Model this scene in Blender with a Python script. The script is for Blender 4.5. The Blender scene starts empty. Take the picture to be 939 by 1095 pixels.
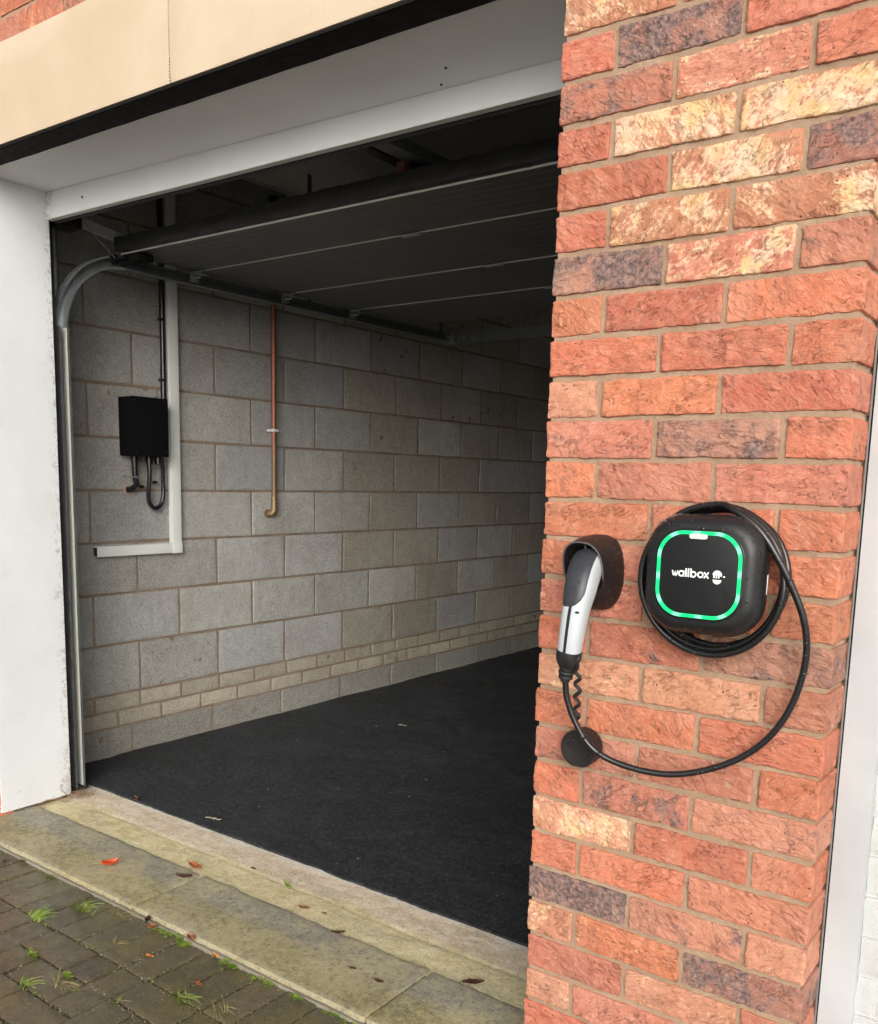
import bpy, bmesh, math, random
from mathutils import Vector, Matrix, noise
S = bpy.context.scene
COL = S.collection
R = math.radians
random.seed(7)

# ------------------------------------------------------------------ camera
cam_d = bpy.data.cameras.new('camera'); cam = bpy.data.objects.new('camera', cam_d); COL.objects.link(cam)
S.camera = cam
a, b, c = 0.6352, -0.1504, 0.0235
ca, sa, cb, sb, cc, sc = math.cos(a), math.sin(a), math.cos(b), math.sin(b), math.cos(c), math.sin(c)
fw = Vector((-sa*cb, ca*cb, sb)); r0 = Vector((ca, sa, 0)); u0 = r0.cross(fw)
rt = cc*r0 + sc*u0; up = -sc*r0 + cc*u0
M = Matrix((rt, up, -fw)).transposed().to_4x4(); M.translation = Vector((0.905, -1.5616, 1.0801))
cam.matrix_world = M
cam_d.sensor_width = 36; cam_d.lens = 976.16/1095*36
cam_d.shift_y = 0.1037; cam_d.shift_x = -0.0008
cam_d.clip_start = 0.05; cam_d.clip_end = 2000

# ------------------------------------------------------------------ world, sun, exposure
SUN_EL, SUN_AZ = R(20), R(306)     # azimuth: direction towards the sun, from +X counter-clockwise
w = bpy.data.worlds.new('World'); S.world = w; w.use_nodes = True
nt = w.node_tree; bg = nt.nodes['Background']
sky = nt.nodes.new('ShaderNodeTexSky'); sky.sky_type = 'NISHITA'; sky.sun_disc = False
sky.sun_elevation = SUN_EL; sky.sun_rotation = R(90) - SUN_AZ
sky.air_density = 1.0; sky.dust_density = 6.0; sky.ozone_density = 0.6
hs = nt.nodes.new('ShaderNodeHueSaturation'); hs.inputs['Saturation'].default_value = 0.22
nt.links.new(sky.outputs[0], hs.inputs['Color']); nt.links.new(hs.outputs[0], bg.inputs['Color'])
bg.inputs['Strength'].default_value = 0.13
sd = bpy.data.lights.new('sun', 'SUN'); sd.energy = 1.5; sd.angle = R(60); sd.color = (1.0, 0.985, 0.965)
so = bpy.data.objects.new('sun', sd); COL.objects.link(so)
az = SUN_AZ; dv = Vector((math.cos(az)*math.cos(SUN_EL), math.sin(az)*math.cos(SUN_EL), math.sin(SUN_EL)))
so.rotation_euler = dv.to_track_quat('Z', 'Y').to_euler(); so.location = (0, -4, 6)
S.view_settings.view_transform = 'Standard'; S.view_settings.look = 'None'
S.view_settings.gamma = 1.0; S.view_settings.use_curve_mapping = False
S.view_settings.exposure = 0.40
S.cycles.max_bounces = 10; S.cycles.diffuse_bounces = 6

# ------------------------------------------------------------------ node helpers
class NB:
    def __init__(self, name):
        self.m = bpy.data.materials.new(name); self.m.use_nodes = True
        self.t = self.m.node_tree; self.p = self.t.nodes['Principled BSDF']
        self.oc = self.n('ShaderNodeTexCoord').outputs['Object']
    def n(self, typ, **kw):
        nd = self.t.nodes.new(typ)
        for k, v in kw.items(): setattr(nd, k, v)
        return nd
    def put(self, sock, v):
        if isinstance(v, bpy.types.NodeSocket): self.t.links.new(v, sock)
        elif isinstance(v, (tuple, list)) and len(v) == 3 and sock.type == 'RGBA': sock.default_value = (*v, 1)
        else: sock.default_value = v
    def mapping(self, v=None, scale=(1,1,1), rot=(0,0,0), loc=(0,0,0)):
        nd = self.n('ShaderNodeMapping'); self.put(nd.inputs['Vector'], v or self.oc)
        nd.inputs['Scale'].default_value = scale; nd.inputs['Rotation'].default_value = rot; nd.inputs['Location'].default_value = loc
        return nd.outputs[0]
    def noise(self, scale, detail=4, rough=.55, dist=0, v=None):
        nd = self.n('ShaderNodeTexNoise'); self.put(nd.inputs['Vector'], v or self.oc)
        nd.inputs['Scale'].default_value = scale; nd.inputs['Detail'].default_value = detail
        nd.inputs['Roughness'].default_value = rough; nd.inputs['Distortion'].default_value = dist
        return nd.outputs['Fac']
    def vor(self, scale, v=None, feature='F1', out='Distance', rnd=1):
        nd = self.n('ShaderNodeTexVoronoi', feature=feature); self.put(nd.inputs['Vector'], v or self.oc)
        nd.inputs['Scale'].default_value = scale; nd.inputs['Randomness'].default_value = rnd
        return nd.outputs[out]
    def mr(self, v, a, b, c=0., d=1., smooth=False):
        nd = self.n('ShaderNodeMapRange'); self.put(nd.inputs['Value'], v)
        if smooth: nd.interpolation_type = 'SMOOTHSTEP'
        for k, x in zip(('From Min','From Max','To Min','To Max'), (a,b,c,d)): self.put(nd.inputs[k], x)
        return nd.outputs[0]
    def math(self, op, a, b=0.):
        nd = self.n('ShaderNodeMath', operation=op); self.put(nd.inputs[0], a); self.put(nd.inputs[1], b)
        return nd.outputs[0]
    def vadd(self, a, b):
        nd = self.n('ShaderNodeVectorMath', operation='ADD'); self.put(nd.inputs[0], a); self.put(nd.inputs[1], b)
        return nd.outputs[0]
    def mix(self, f, a, b, blend='MIX'):
        nd = self.n('ShaderNodeMix', data_type='RGBA', blend_type=blend)
        self.put(nd.inputs[0], f); self.put(nd.inputs[6], a); self.put(nd.inputs[7], b)
        return nd.outputs[2]
    def sep(self, v):
        nd = self.n('ShaderNodeSeparateXYZ'); self.put(nd.inputs[0], v); return nd.outputs
    def attr(self, name, out='Color'):
        return self.n('ShaderNodeAttribute', attribute_name=name).outputs[out]
    def bump(self, h, strength=.5, dist=.002, prev=None):
        nd = self.n('ShaderNodeBump'); self.put(nd.inputs['Height'], h)
        nd.inputs['Strength'].default_value = strength; nd.inputs['Distance'].default_value = dist
        if prev is not None: self.put(nd.inputs['Normal'], prev)
        return nd.outputs[0]
    def out(self, color=None, rough=None, normal=None, metal=None, spec=None, coat=None, coatrough=None):
        for k, v in (('Base Color',color),('Roughness',rough),('Normal',normal),('Metallic',metal),('Specular IOR Level',spec),('Coat Weight',coat),('Coat Roughness',coatrough)):
            if v is not None: self.put(self.p.inputs[k], v)
        return self.m
def drops(N, scale=150, dens=.5):
    """rain drops: little domes where a voronoi cell's random value is high"""
    v = N.vor(scale); cell = N.n('ShaderNodeTexVoronoi'); N.put(cell.inputs['Vector'], N.oc); cell.inputs['Scale'].default_value = scale
    rnd = N.sep(cell.outputs['Color'])[0]
    rad = N.mr(rnd, dens, 1., .0, .42)
    h = N.math('SUBTRACT', 1., N.math('DIVIDE', v, N.math('ADD', rad, .0001)))
    h = N.math('MAXIMUM', h, 0.)
    on = N.math('GREATER_THAN', rnd, dens)
    return N.math('MULTIPLY', N.math('POWER', h, .6), on)
def simple(name, col, rough=.5, metal=0, var=.0, scale=30, bump=.0, bs=200, wet=False, spec=None):
    N = NB(name)
    colr = col
    if var:
        f = N.noise(scale, 5)
        colr = N.mix(N.mr(f, .3, .7), tuple(x*(1-var) for x in col), tuple(min(1, x*(1+var)) for x in col))
    nrm = None
    if bump: nrm = N.bump(N.noise(bs, 3), bump, .001)
    r = N.mr(N.noise(scale*2, 3), .3, .7, rough*.85, min(1, rough*1.15))
    if wet:
        d = drops(N); nrm = N.bump(d, 1., .0012, nrm); r = N.mix(N.math('GREATER_THAN', d, .01), r, (.05,.05,.05))
    return N.out(colr, r, nrm, metal, spec)

# ------------------------------------------------------------------ materials
def brick_mat():
    N = NB('brick')
    col = N.attr('col'); mx = N.sep(N.attr('mix', 'Vector')); cream, dark, seed = mx[0], mx[1], mx[2]
    off = N.n('ShaderNodeCombineXYZ'); N.put(off.inputs[0], N.math('MULTIPLY', seed, 37.)); N.put(off.inputs[1], N.math('MULTIPLY', seed, 17.))
    v = N.vadd(N.oc, off.outputs[0])
    big = N.noise(13, 5, .62, .4, v)
    fine = N.noise(230, 5, .85, .2, v); grain = N.noise(900, 2, .6, 0, v)
    # torn, folded skin of a hand-thrown face: slanting short folds
    vr = N.n('ShaderNodeVectorRotate', rotation_type='Y_AXIS'); N.put(vr.inputs['Vector'], v); N.put(vr.inputs['Angle'], N.mr(seed, 0, 1, -1.0, .9))
    fv = N.mapping(vr.outputs[0], (.62, 1, 1.45))
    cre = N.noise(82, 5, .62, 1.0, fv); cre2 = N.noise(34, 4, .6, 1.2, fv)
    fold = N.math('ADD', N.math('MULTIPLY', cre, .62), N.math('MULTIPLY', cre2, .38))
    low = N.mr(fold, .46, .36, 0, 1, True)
    crack = N.mr(N.math('ABSOLUTE', N.math('SUBTRACT', N.noise(40, 4, .62, 1.3, fv), .47)), 0, .020, 1, 0, True)
    crack = N.math('MULTIPLY', crack, N.mr(N.noise(24, 2, .5, 0, v), .50, .60, 0, 1, True))
    base = N.mix(N.mr(big, .36, .66), N.mix(.42, col, (.38,.12,.07)), col)
    huge = N.noise(7, 3, .6, .3, v); base = N.mix(N.mr(huge, .52, .64, 0, .55), base, N.mix(.5, base, (.60,.34,.24)))
    base = N.mix(N.mr(huge, .47, .38, 0, .5), base, N.mix(.6, base, (.30,.14,.10)))
    base = N.mix(N.mr(N.noise(45, 5, .7, .4, v), .42, .66, 0, .55), base, N.mix(.5, col, (.68,.32,.20)))
    # cream slurry, broken up by the folds
    c1 = N.math('ADD', N.math('MULTIPLY', big, .42), N.math('ADD', N.math('MULTIPLY', fold, .30), N.math('MULTIPLY', N.noise(150, 5, .75, .3, v), .28)))
    th = N.math('SUBTRACT', .655, N.math('MULTIPLY', cream, .195))
    cf = N.mr(N.math('SUBTRACT', c1, th), -.015, .04, 0, 1)
    cf = N.math('MULTIPLY', cf, N.math('GREATER_THAN', cream, .02))
    creamc = N.mix(N.mr(N.noise(26, 3, .5, 0, v), .42, .64), (.76,.56,.39), (.74,.50,.24))
    base = N.mix(N.math('MULTIPLY', cf, .9), base, creamc)
    # burnt, blue-grey patches
    d1 = N.noise(20, 7, .7, .5, N.vadd(v, (5.2, 1.3, 2.2)))
    dth = N.math('SUBTRACT', .76, N.math('MULTIPLY', dark, .42))
    df = N.mr(N.math('SUBTRACT', d1, dth), -.03, .09, 0, 1)
    df = N.math('MULTIPLY', df, N.math('GREATER_THAN', dark, .02))
    darkc = N.mix(N.mr(N.noise(110, 5, .7, 0, v), .42, .60), (.075,.065,.072), (.30,.19,.16))
    base = N.mix(N.math('MULTIPLY', df, .86), base, darkc)
    base = N.mix(N.mr(fine, .53, .66, 0, .34), base, N.mix(.55, base, (.90,.62,.46)))
    base = N.mix(N.mr(fine, .45, .33, 0, .32), base, N.mix(.75, base, (.10,.035,.02)))
    base = N.mix(N.mr(fold, .54, .64, 0, .38), base, N.mix(.5, base, (.86,.56,.40)))
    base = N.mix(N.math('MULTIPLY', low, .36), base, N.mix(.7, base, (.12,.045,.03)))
    base = N.mix(N.math('MULTIPLY', crack, .55), base, N.mix(.8, base, (.05,.025,.02)))
    pit = N.mr(N.vor(85, v), .05, .15, 1, 0); pm = N.math('GREATER_THAN', N.noise(36, 1, .5, 0, v), .57)
    pit = N.math('MULTIPLY', pit, pm)
    base = N.mix(N.math('MULTIPLY', pit, .85), base, (.025,.015,.012))
    h = N.math('ADD', N.math('MULTIPLY', fine, .28), N.math('ADD', N.math('MULTIPLY', fold, 2.1), N.math('MULTIPLY', grain, .12)))
    h = N.math('SUBTRACT', h, N.math('ADD', N.math('MULTIPLY', crack, .45), N.math('MULTIPLY', pit, .9)))
    return N.out(base, N.mr(fine, .3, .7, .6, .9), N.bump(h, 1.0, .0033), spec=.3)
def mortar_mat(name, c1, c2, s=1.):
    N = NB(name)
    f = N.noise(9*s, 5, .6); g = N.noise(600*s, 4, .7)
    col = N.mix(N.mr(f, .35, .65), c1, c2)
    col = N.mix(N.mr(g, .35, .7, 0, .4), col, tuple(min(1, x*1.5) for x in c2))
    col = N.mix(N.mr(N.vor(500*s), .0, .25, .35, 0), col, tuple(x*.35 for x in c1))
    return N.out(col, .9, N.bump(N.math('ADD', g, N.noise(120*s, 4)), .9, .0025), spec=.2)
def block_mat(name='blockwork'):
    N = NB(name)
    col = N.attr('col'); mx = N.sep(N.attr('mix', 'Vector')); seed = mx[2]
    big = N.noise(2.2, 5, .6, .4); med = N.noise(24, 5, .7)
    agg = N.noise(105, 5, .85); agg2 = N.noise(230, 4, .8); mid = N.noise(45, 5, .75)
    c = N.mix(N.mr(med, .34, .66), N.mix(.30, col, (.16,.15,.135)), col)
    c = N.mix(N.mr(big, .50, .70, 0, .55), c, N.mix(.6, c, (.21,.155,.11)))            # brown dust stains
    drip = N.noise(9, 4, .6, .3, N.mapping(None, (1, 1, .22)))
    c = N.mix(N.mr(drip, .56, .70, 0, .35), c, N.mix(.6, c, (.17,.13,.10)))
    c = N.mix(N.mr(agg, .52, .61, 0, .60), c, N.mix(.5, c, (.85,.82,.76)))
    c = N.mix(N.mr(agg, .47, .37, 0, .65), c, N.mix(.7, c, (.07,.06,.05)))
    c = N.mix(N.mr(agg2, .42, .34, 0, .5), c, N.mix(.8, c, (.05,.045,.04)))
    pit = N.mr(N.vor(44), .05, .12, 1, 0); pit = N.math('MULTIPLY', pit, N.math('GREATER_THAN', N.noise(13, 2), .545))
    c = N.mix(N.math('MULTIPLY', pit, .75), c, (.05,.042,.035))
    h = N.math('ADD', N.math('ADD', agg, N.math('MULTIPLY', agg2, .6)), N.math('MULTIPLY', mid, 1.1)); h = N.math('SUBTRACT', h, pit)
    return N.out(c, .92, N.bump(h, 1., .008), spec=.2)
def paver_mat():
    N = NB('wet_block_paving')
    col = N.attr('col'); big = N.noise(7, 5, .6); f = N.noise(180, 5, .85); m = N.noise(34, 6, .75)
    c = N.mix(N.mr(m, .35, .68), N.mix(.4, col, (.03,.026,.018)), col)
    c = N.mix(N.mr(big, .42, .66, 0, .75), c, (.145,.118,.045))         # algae green-brown
    c = N.mix(N.mr(f, .53, .62, 0, .6), c, (.30,.26,.17))
    c = N.mix(N.mr(f, .44, .34, 0, .6), c, (.02,.017,.01))
    sp = N.mr(N.vor(120), .03, .10, 1, 0); sp = N.math('MULTIPLY', sp, N.math('GREATER_THAN', N.noise(35, 1), .62))
    c = N.mix(sp, c, (.42,.40,.34))
    r = N.mr(N.noise(16, 4, .6), .38, .62, .10, .42)
    return N.out(c, r, N.bump(N.math('ADD', N.math('MULTIPLY', f, .6), m), .7, .0022), spec=.5)
def slab_mat():
    N = NB('threshold_stone'); xyz = N.sep(N.oc); y = xyz[1]
    big = N.noise(5, 6, .6, .5); m = N.noise(26, 6, .75); f = N.noise(165, 5, .85)
    yj = N.math('ADD', y, N.math('MULTIPLY', N.math('SUBTRACT', N.noise(6, 4, .6), .5), .12))
    green = N.mix(N.mr(m, .3, .7), (.24,.205,.09), (.37,.32,.17))
    grey = N.mix(N.mr(m, .3, .7), (.22,.205,.17), (.32,.30,.25))
    c = N.mix(N.mr(yj, .03, .11, 0, 1, True), green, grey)
    c = N.mix(N.mr(big, .45, .60, 0, .7), c, (.44,.38,.23))
    c = N.mix(N.mr(big, .44, .33, 0, .6), c, (.17,.16,.12))
    c = N.mix(N.mr(yj, -.066, -.045, .5, 0, True), c, (.34,.31,.24))
    # fine tooled lines along the slab
    tool = N.noise(120, 3, .6, 0, N.mapping(None, (.08, 1.6, 1)))
    c = N.mix(N.mr(tool, .45, .7, 0, .14), c, (.42,.34,.19))
    c = N.mix(N.mr(f, .53, .61, 0, .6), c, (.56,.50,.34))
    c = N.mix(N.mr(f, .44, .34, 0, .6), c, (.07,.06,.03))
    b2 = N.noise(62, 6, .82); c = N.mix(N.mr(b2, .53, .62, 0, .75), c, (.50,.42,.20)); c = N.mix(N.mr(b2, .46, .38, 0, .7), c, (.11,.095,.055))
    r = N.mr(N.noise(9, 4), .4, .62, .38, .75)
    return N.out(c, r, N.bump(N.math('ADD', N.math('ADD', N.math('MULTIPLY', tool, .4), f), N.math('MULTIPLY', m, .6)), .6, .0025), spec=.4)
def apron_mat():
    N = NB('worn_concrete_apron'); xyz = N.sep(N.oc); y = xyz[1]
    m = N.noise(20, 6, .75, .4); f = N.noise(150, 5, .85); st = N.noise(7, 6, .65, .8, N.mapping(None, (.5, 2.2, 1)))
    yj = N.math('ADD', y, N.math('MULTIPLY', N.math('SUBTRACT', N.noise(4.5, 5, .65), .5), .10))
    yel = N.mix(N.mr(m, .3, .7), (.56,.46,.23), (.82,.73,.46))
    pink = N.mix(N.mr(m, .3, .7), (.64,.47,.31), (.84,.74,.60))
    c = N.mix(N.mr(yj, .30, .36, 0, 1, True), yel, pink)
    c = N.mix(N.mr(yj, .425, .45, 0, .8, True), c, (.80,.75,.65))
    c = N.mix(N.mr(st, .54, .68, 0, .65), c, (.40,.36,.26))
    c = N.mix(N.mr(st, .40, .30, 0, .7), c, (.50,.38,.26))
    c = N.mix(N.mr(f, .54, .66, 0, .5), c, (.74,.66,.48))
    b2 = N.noise(70, 6, .75, .3); c = N.mix(N.mr(b2, .45, .33, 0, .6), c, (.24,.17,.08)); c = N.mix(N.mr(b2, .55, .68, 0, .5), c, (.70,.62,.42))
    pit = N.mr(f, .38, .46, 1, 0); c = N.mix(N.math('MULTIPLY', pit, .6), c, (.13,.09,.05))
    sp = N.mr(N.vor(140), .02, .12, 1, 0); sp = N.math('MULTIPLY', sp, N.math('GREATER_THAN', N.noise(30, 2), .57))
    c = N.mix(N.math('MULTIPLY', sp, .5), c, (.20,.14,.07))
    h = N.math('ADD', f, N.math('MULTIPLY', m, 1.2))
    return N.out(c, N.mr(m, .35, .65, .5, .85), N.bump(h, .8, .004), spec=.35)
def mat_mat():
    N = NB('black_rubber_matting'); m = N.noise(3.2, 6, .7, .6); f = N.noise(115, 5, .9); g = N.noise(36, 6, .75)
    c = N.mix(N.mr(g, .38, .62), (.008,.0087,.0102), (.021,.0232,.0265))
    c = N.mix(N.mr(m, .48, .64, 0, .8), c, (.030,.032,.035))
    st = N.noise(6, 5, .7, .3, N.mapping(None, (.35, 1.6, 1), (0, 0, R(20)))); c = N.mix(N.mr(st, .55, .68, 0, .6), c, (.038,.040,.042))
    c = N.mix(N.mr(f, .53, .60, 0, .8), c, (.085,.090,.098))
    c = N.mix(N.mr(f, .46, .38, 0, .7), c, (.002,.002,.0025))
    sp = N.mr(N.vor(60), .03, .07, 1, 0); sp = N.math('MULTIPLY', sp, N.math('GREATER_THAN', N.noise(14, 2), .56))
    c = N.mix(N.math('MULTIPLY', sp, .8), c, (.22,.21,.19))
    return N.out(c, N.mr(m, .4, .6, .62, .9), N.bump(N.math('ADD', f, N.math('MULTIPLY', g, .8)), 1., .006), spec=.35)
def render_mat():
    N = NB('cream_painted_lintel'); m = N.noise(3, 5, .6); f = N.noise(250, 3, .7)
    c = N.mix(N.mr(m, .35, .65), (.49,.385,.265), (.54,.43,.305))
    st = N.noise(14, 5, .7, 1.2, N.mapping(None, (1, 1, .3)))
    c = N.mix(N.mr(st, .60, .72, 0, .4), c, (.40,.31,.21))
    c = N.mix(N.mr(N.noise(1.6, 5, .65, .8), .5, .66, 0, .5), c, (.60,.50,.38))
    scr = N.mr(N.math('ABSOLUTE', N.math('SUBTRACT', N.noise(16, 4, .65, 1.5), .5)), 0, .004, 1, 0); c = N.mix(N.math('MULTIPLY', scr, N.mr(N.noise(3.5, 2), .6, .66, 0, .5)), c, (.33,.22,.14))
    c = N.mix(N.mr(f, .66, .8, 0, .35), c, (.5,.4,.28))
    return N.out(c, .72, N.bump(N.math('ADD', f, N.math('MULTIPLY', N.noise(40, 4), .8)), .25, .002))
def upvc_mat():
    N = NB('white_frame_paint'); m = N.noise(4, 5, .6); f = N.noise(40, 6, .75)
    xyz = N.sep(N.oc)
    c = N.mix(N.mr(m, .35, .7), (.69,.705,.715), (.635,.65,.655))
    c = N.mix(N.mr(N.noise(5, 6, .7, .6), .60, .80, 0, .30), c, (.50,.42,.34))
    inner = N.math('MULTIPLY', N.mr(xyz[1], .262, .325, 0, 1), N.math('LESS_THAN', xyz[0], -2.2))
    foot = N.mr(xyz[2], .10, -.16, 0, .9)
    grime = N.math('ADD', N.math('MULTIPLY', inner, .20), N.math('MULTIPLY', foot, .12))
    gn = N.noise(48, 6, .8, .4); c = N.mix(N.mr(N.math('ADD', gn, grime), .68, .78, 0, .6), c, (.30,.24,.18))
    c = N.mix(N.mr(N.noise(2.2, 4, .6, .5, N.mapping(None, (1, 1, .35))), .5, .7, 0, .15), c, (.56,.55,.52))
    sp = N.mr(N.vor(38), .0, .07, 1, 0); sp = N.math('MULTIPLY', sp, N.math('GREATER_THAN', N.noise(6, 2), .62))
    c = N.mix(N.math('MULTIPLY', sp, .8), c, (.22,.16,.11))
    scr = N.noise(55, 3, .6, 3., N.mapping(None, (1, 1, .5)))
    scr = N.mr(N.math('ABSOLUTE', N.math('SUBTRACT', scr, .5)), 0, .006, 1, 0)
    scr = N.math('MULTIPLY', scr, N.mr(N.noise(7, 3), .58, .66, 0, .4))
    c = N.mix(scr, c, (.30,.24,.19))
    return N.out(c, N.mr(f, .3, .7, .3, .5), N.bump(N.noise(12, 3), .12, .004), spec=.45)
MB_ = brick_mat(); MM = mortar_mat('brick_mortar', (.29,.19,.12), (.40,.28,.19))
MBL = block_mat(); MBM = mortar_mat('block_mortar', (.17,.125,.09), (.25,.195,.145), .7)
MPV = paver_mat(); MSL = slab_mat(); MAP = apron_mat(); MMT = mat_mat(); MLN = render_mat(); MUP = upvc_mat()
MJT = mortar_mat('joint_sand', (.035,.03,.02), (.09,.08,.05), .5)
MFL = mortar_mat('garage_concrete', (.33,.29,.23), (.44,.40,.33), .5)
MCL = simple('ceiling_board', (.80,.785,.74), .9, var=.08, scale=3)
MSTEEL_BLK = simple('black_painted_steel', (.006,.0055,.0055), .8, spec=.2, var=.4, scale=25, bump=.4, bs=60)
MGALV = simple('galvanised_steel', (.36,.38,.39), .42, .75, var=.15, scale=25)
MGALV_D = simple('dull_galvanised_steel', (.17,.18,.185), .5, .6, var=.2, scale=25)
MLIP = simple('pale_track_face', (.62,.62,.55), .45, .1, var=.06)
MRUB = simple('black_rubber', (.012,.012,.012), .6, var=.3, scale=60, bump=.5, bs=90)
MCAB = simple('wet_cable_rubber', (.008,.0085,.009), .3, bump=.1, wet=True, spec=.6)
MBLKBOX = simple('black_enclosure', (.003,.003,.004), .8, var=.2, spec=.12)
MBLKC = simple('black_conduit', (.01,.01,.011), .3, var=.2)
MTRK = simple('white_trunking', (.66,.67,.64), .5, var=.05, scale=6)
MCAV = simple('dark_cavity', (.02,.018,.016), .9, var=.3)
MCHG = simple('charger_body_plastic', (.009,.0095,.0105), .46, wet=True, bump=.15, bs=900)
MCHF = simple('charger_front_glass', (.008,.0085,.0095), .35)
MHOL = simple('holster_plastic', (.012,.009,.009), .5, wet=True, bump=.2, bs=700)
MGRIP = simple('grip_plastic', (.032,.034,.040), .45, wet=True, bump=.2, bs=600)
MWPL = simple('pale_shell_plastic', (.47,.50,.52), .35, var=.04, wet=False, bump=.05)
MWHITE = simple('white_print', (.85,.86,.86), .5)
MCHROME = simple('ring_metal', (.6,.6,.6), .3, 1.)
def seal_metal():
    return simple('bright_strip', (.62,.62,.58), .4, .2)
MSTRIP = seal_metal()
def copper():
    N = NB('copper'); z = N.sep(N.oc)[2]
    f = N.noise(30, 5, .7)
    c = N.mix(N.mr(f, .3, .7), (.27,.095,.055), (.36,.15,.09))
    c = N.mix(N.mr(z, 1.1, 1.35, 1, 0, True), c, (.23,.15,.085))
    return N.out(c, N.mr(f, .3, .7, .45, .65), None, .6)
MCOP = copper()
MBRASS = simple('tarnished_brass', (.28,.19,.10), .5, .6, var=.3, scale=80)
def door_mat():
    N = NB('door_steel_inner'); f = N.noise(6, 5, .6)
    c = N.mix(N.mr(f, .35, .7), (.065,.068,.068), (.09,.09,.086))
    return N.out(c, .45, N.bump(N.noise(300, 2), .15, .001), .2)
MDOOR = door_mat()
def painted_brick():
    N = NB('white_painted_brick'); f = N.noise(60, 6, .75); m = N.noise(9, 5, .7, .6)
    c = N.mix(N.mr(m, .6, .75, 0, .5), (.50,.51,.50), (.34,.32,.29))
    c = N.mix(N.mr(N.noise(30, 5, .7, 1.), .66, .72, 0, .7), c, (.25,.22,.18))
    return N.out(c, .6, N.bump(N.math('ADD', f, N.noise(300, 3)), .5, .003))
MPB = painted_brick()
MSF = simple('dull_white_paint', (.43,.445,.45), .5, var=.12, scale=4, bump=.2, bs=30)
def ring_mat():
    N = NB('green_light_ring'); xyz = N.sep(N.oc)
    ang = N.math('ARCTAN2', N.math('SUBTRACT', xyz[2], .9355), N.math('SUBTRACT', xyz[0], .358))
    s = N.math('SINE', N.math('ADD', N.math('MULTIPLY', ang, 12.), .6))
    f = N.mr(s, .1, 1., 0, 1, True)
    c = N.mix(f, (.0, .74, .17), (.30, .97, .56))
    N.put(N.p.inputs['Base Color'], (.0,.3,.1)); N.put(N.p.inputs['Emission Color'], c)
    N.p.inputs['Emission Strength'].default_value = 1.0
    return N.m
MRING = ring_mat()
def leaf_mat(name, c1, c2, c3, scale=60):
    N = NB(name); f = N.noise(scale, 4, .6, .8); v = N.noise(scale*4, 3)
    c = N.mix(N.mr(f, .38, .62), c1, c2); c = N.mix(N.mr(v, .62, .7, 0, .8), c, c3)
    return N.out(c, .35, N.bump(f, .4, .001), spec=.5)
ML_RED = leaf_mat('red_leaf', (.50,.045,.015), (.62,.10,.02), (.08,.02,.01))
ML_RUST = leaf_mat('rust_leaf', (.33,.07,.03), (.42,.14,.05), (.08,.03,.02))
ML_DARK = leaf_mat('dark_brown_leaf', (.045,.018,.013), (.09,.035,.02), (.02,.01,.008))
ML_BRN = leaf_mat('brown_leaf', (.20,.08,.035), (.30,.13,.06), (.07,.03,.02))
ML_GRN = leaf_mat('green_leaf', (.13,.26,.02), (.22,.36,.04), (.10,.2,.02))
ML_ORG = leaf_mat('orange_leaf', (.60,.20,.03), (.66,.30,.06), (.3,.08,.02))
MGRS = leaf_mat('grass_blade', (.12,.20,.02), (.24,.32,.05), (.36,.36,.12), 30)
MGRS2 = leaf_mat('dry_stalk', (.36,.30,.14), (.28,.25,.09), (.18,.13,.06), 30)
MSTONE = simple('grit', (.30,.26,.19), .7, var=.4, scale=120)

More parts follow.
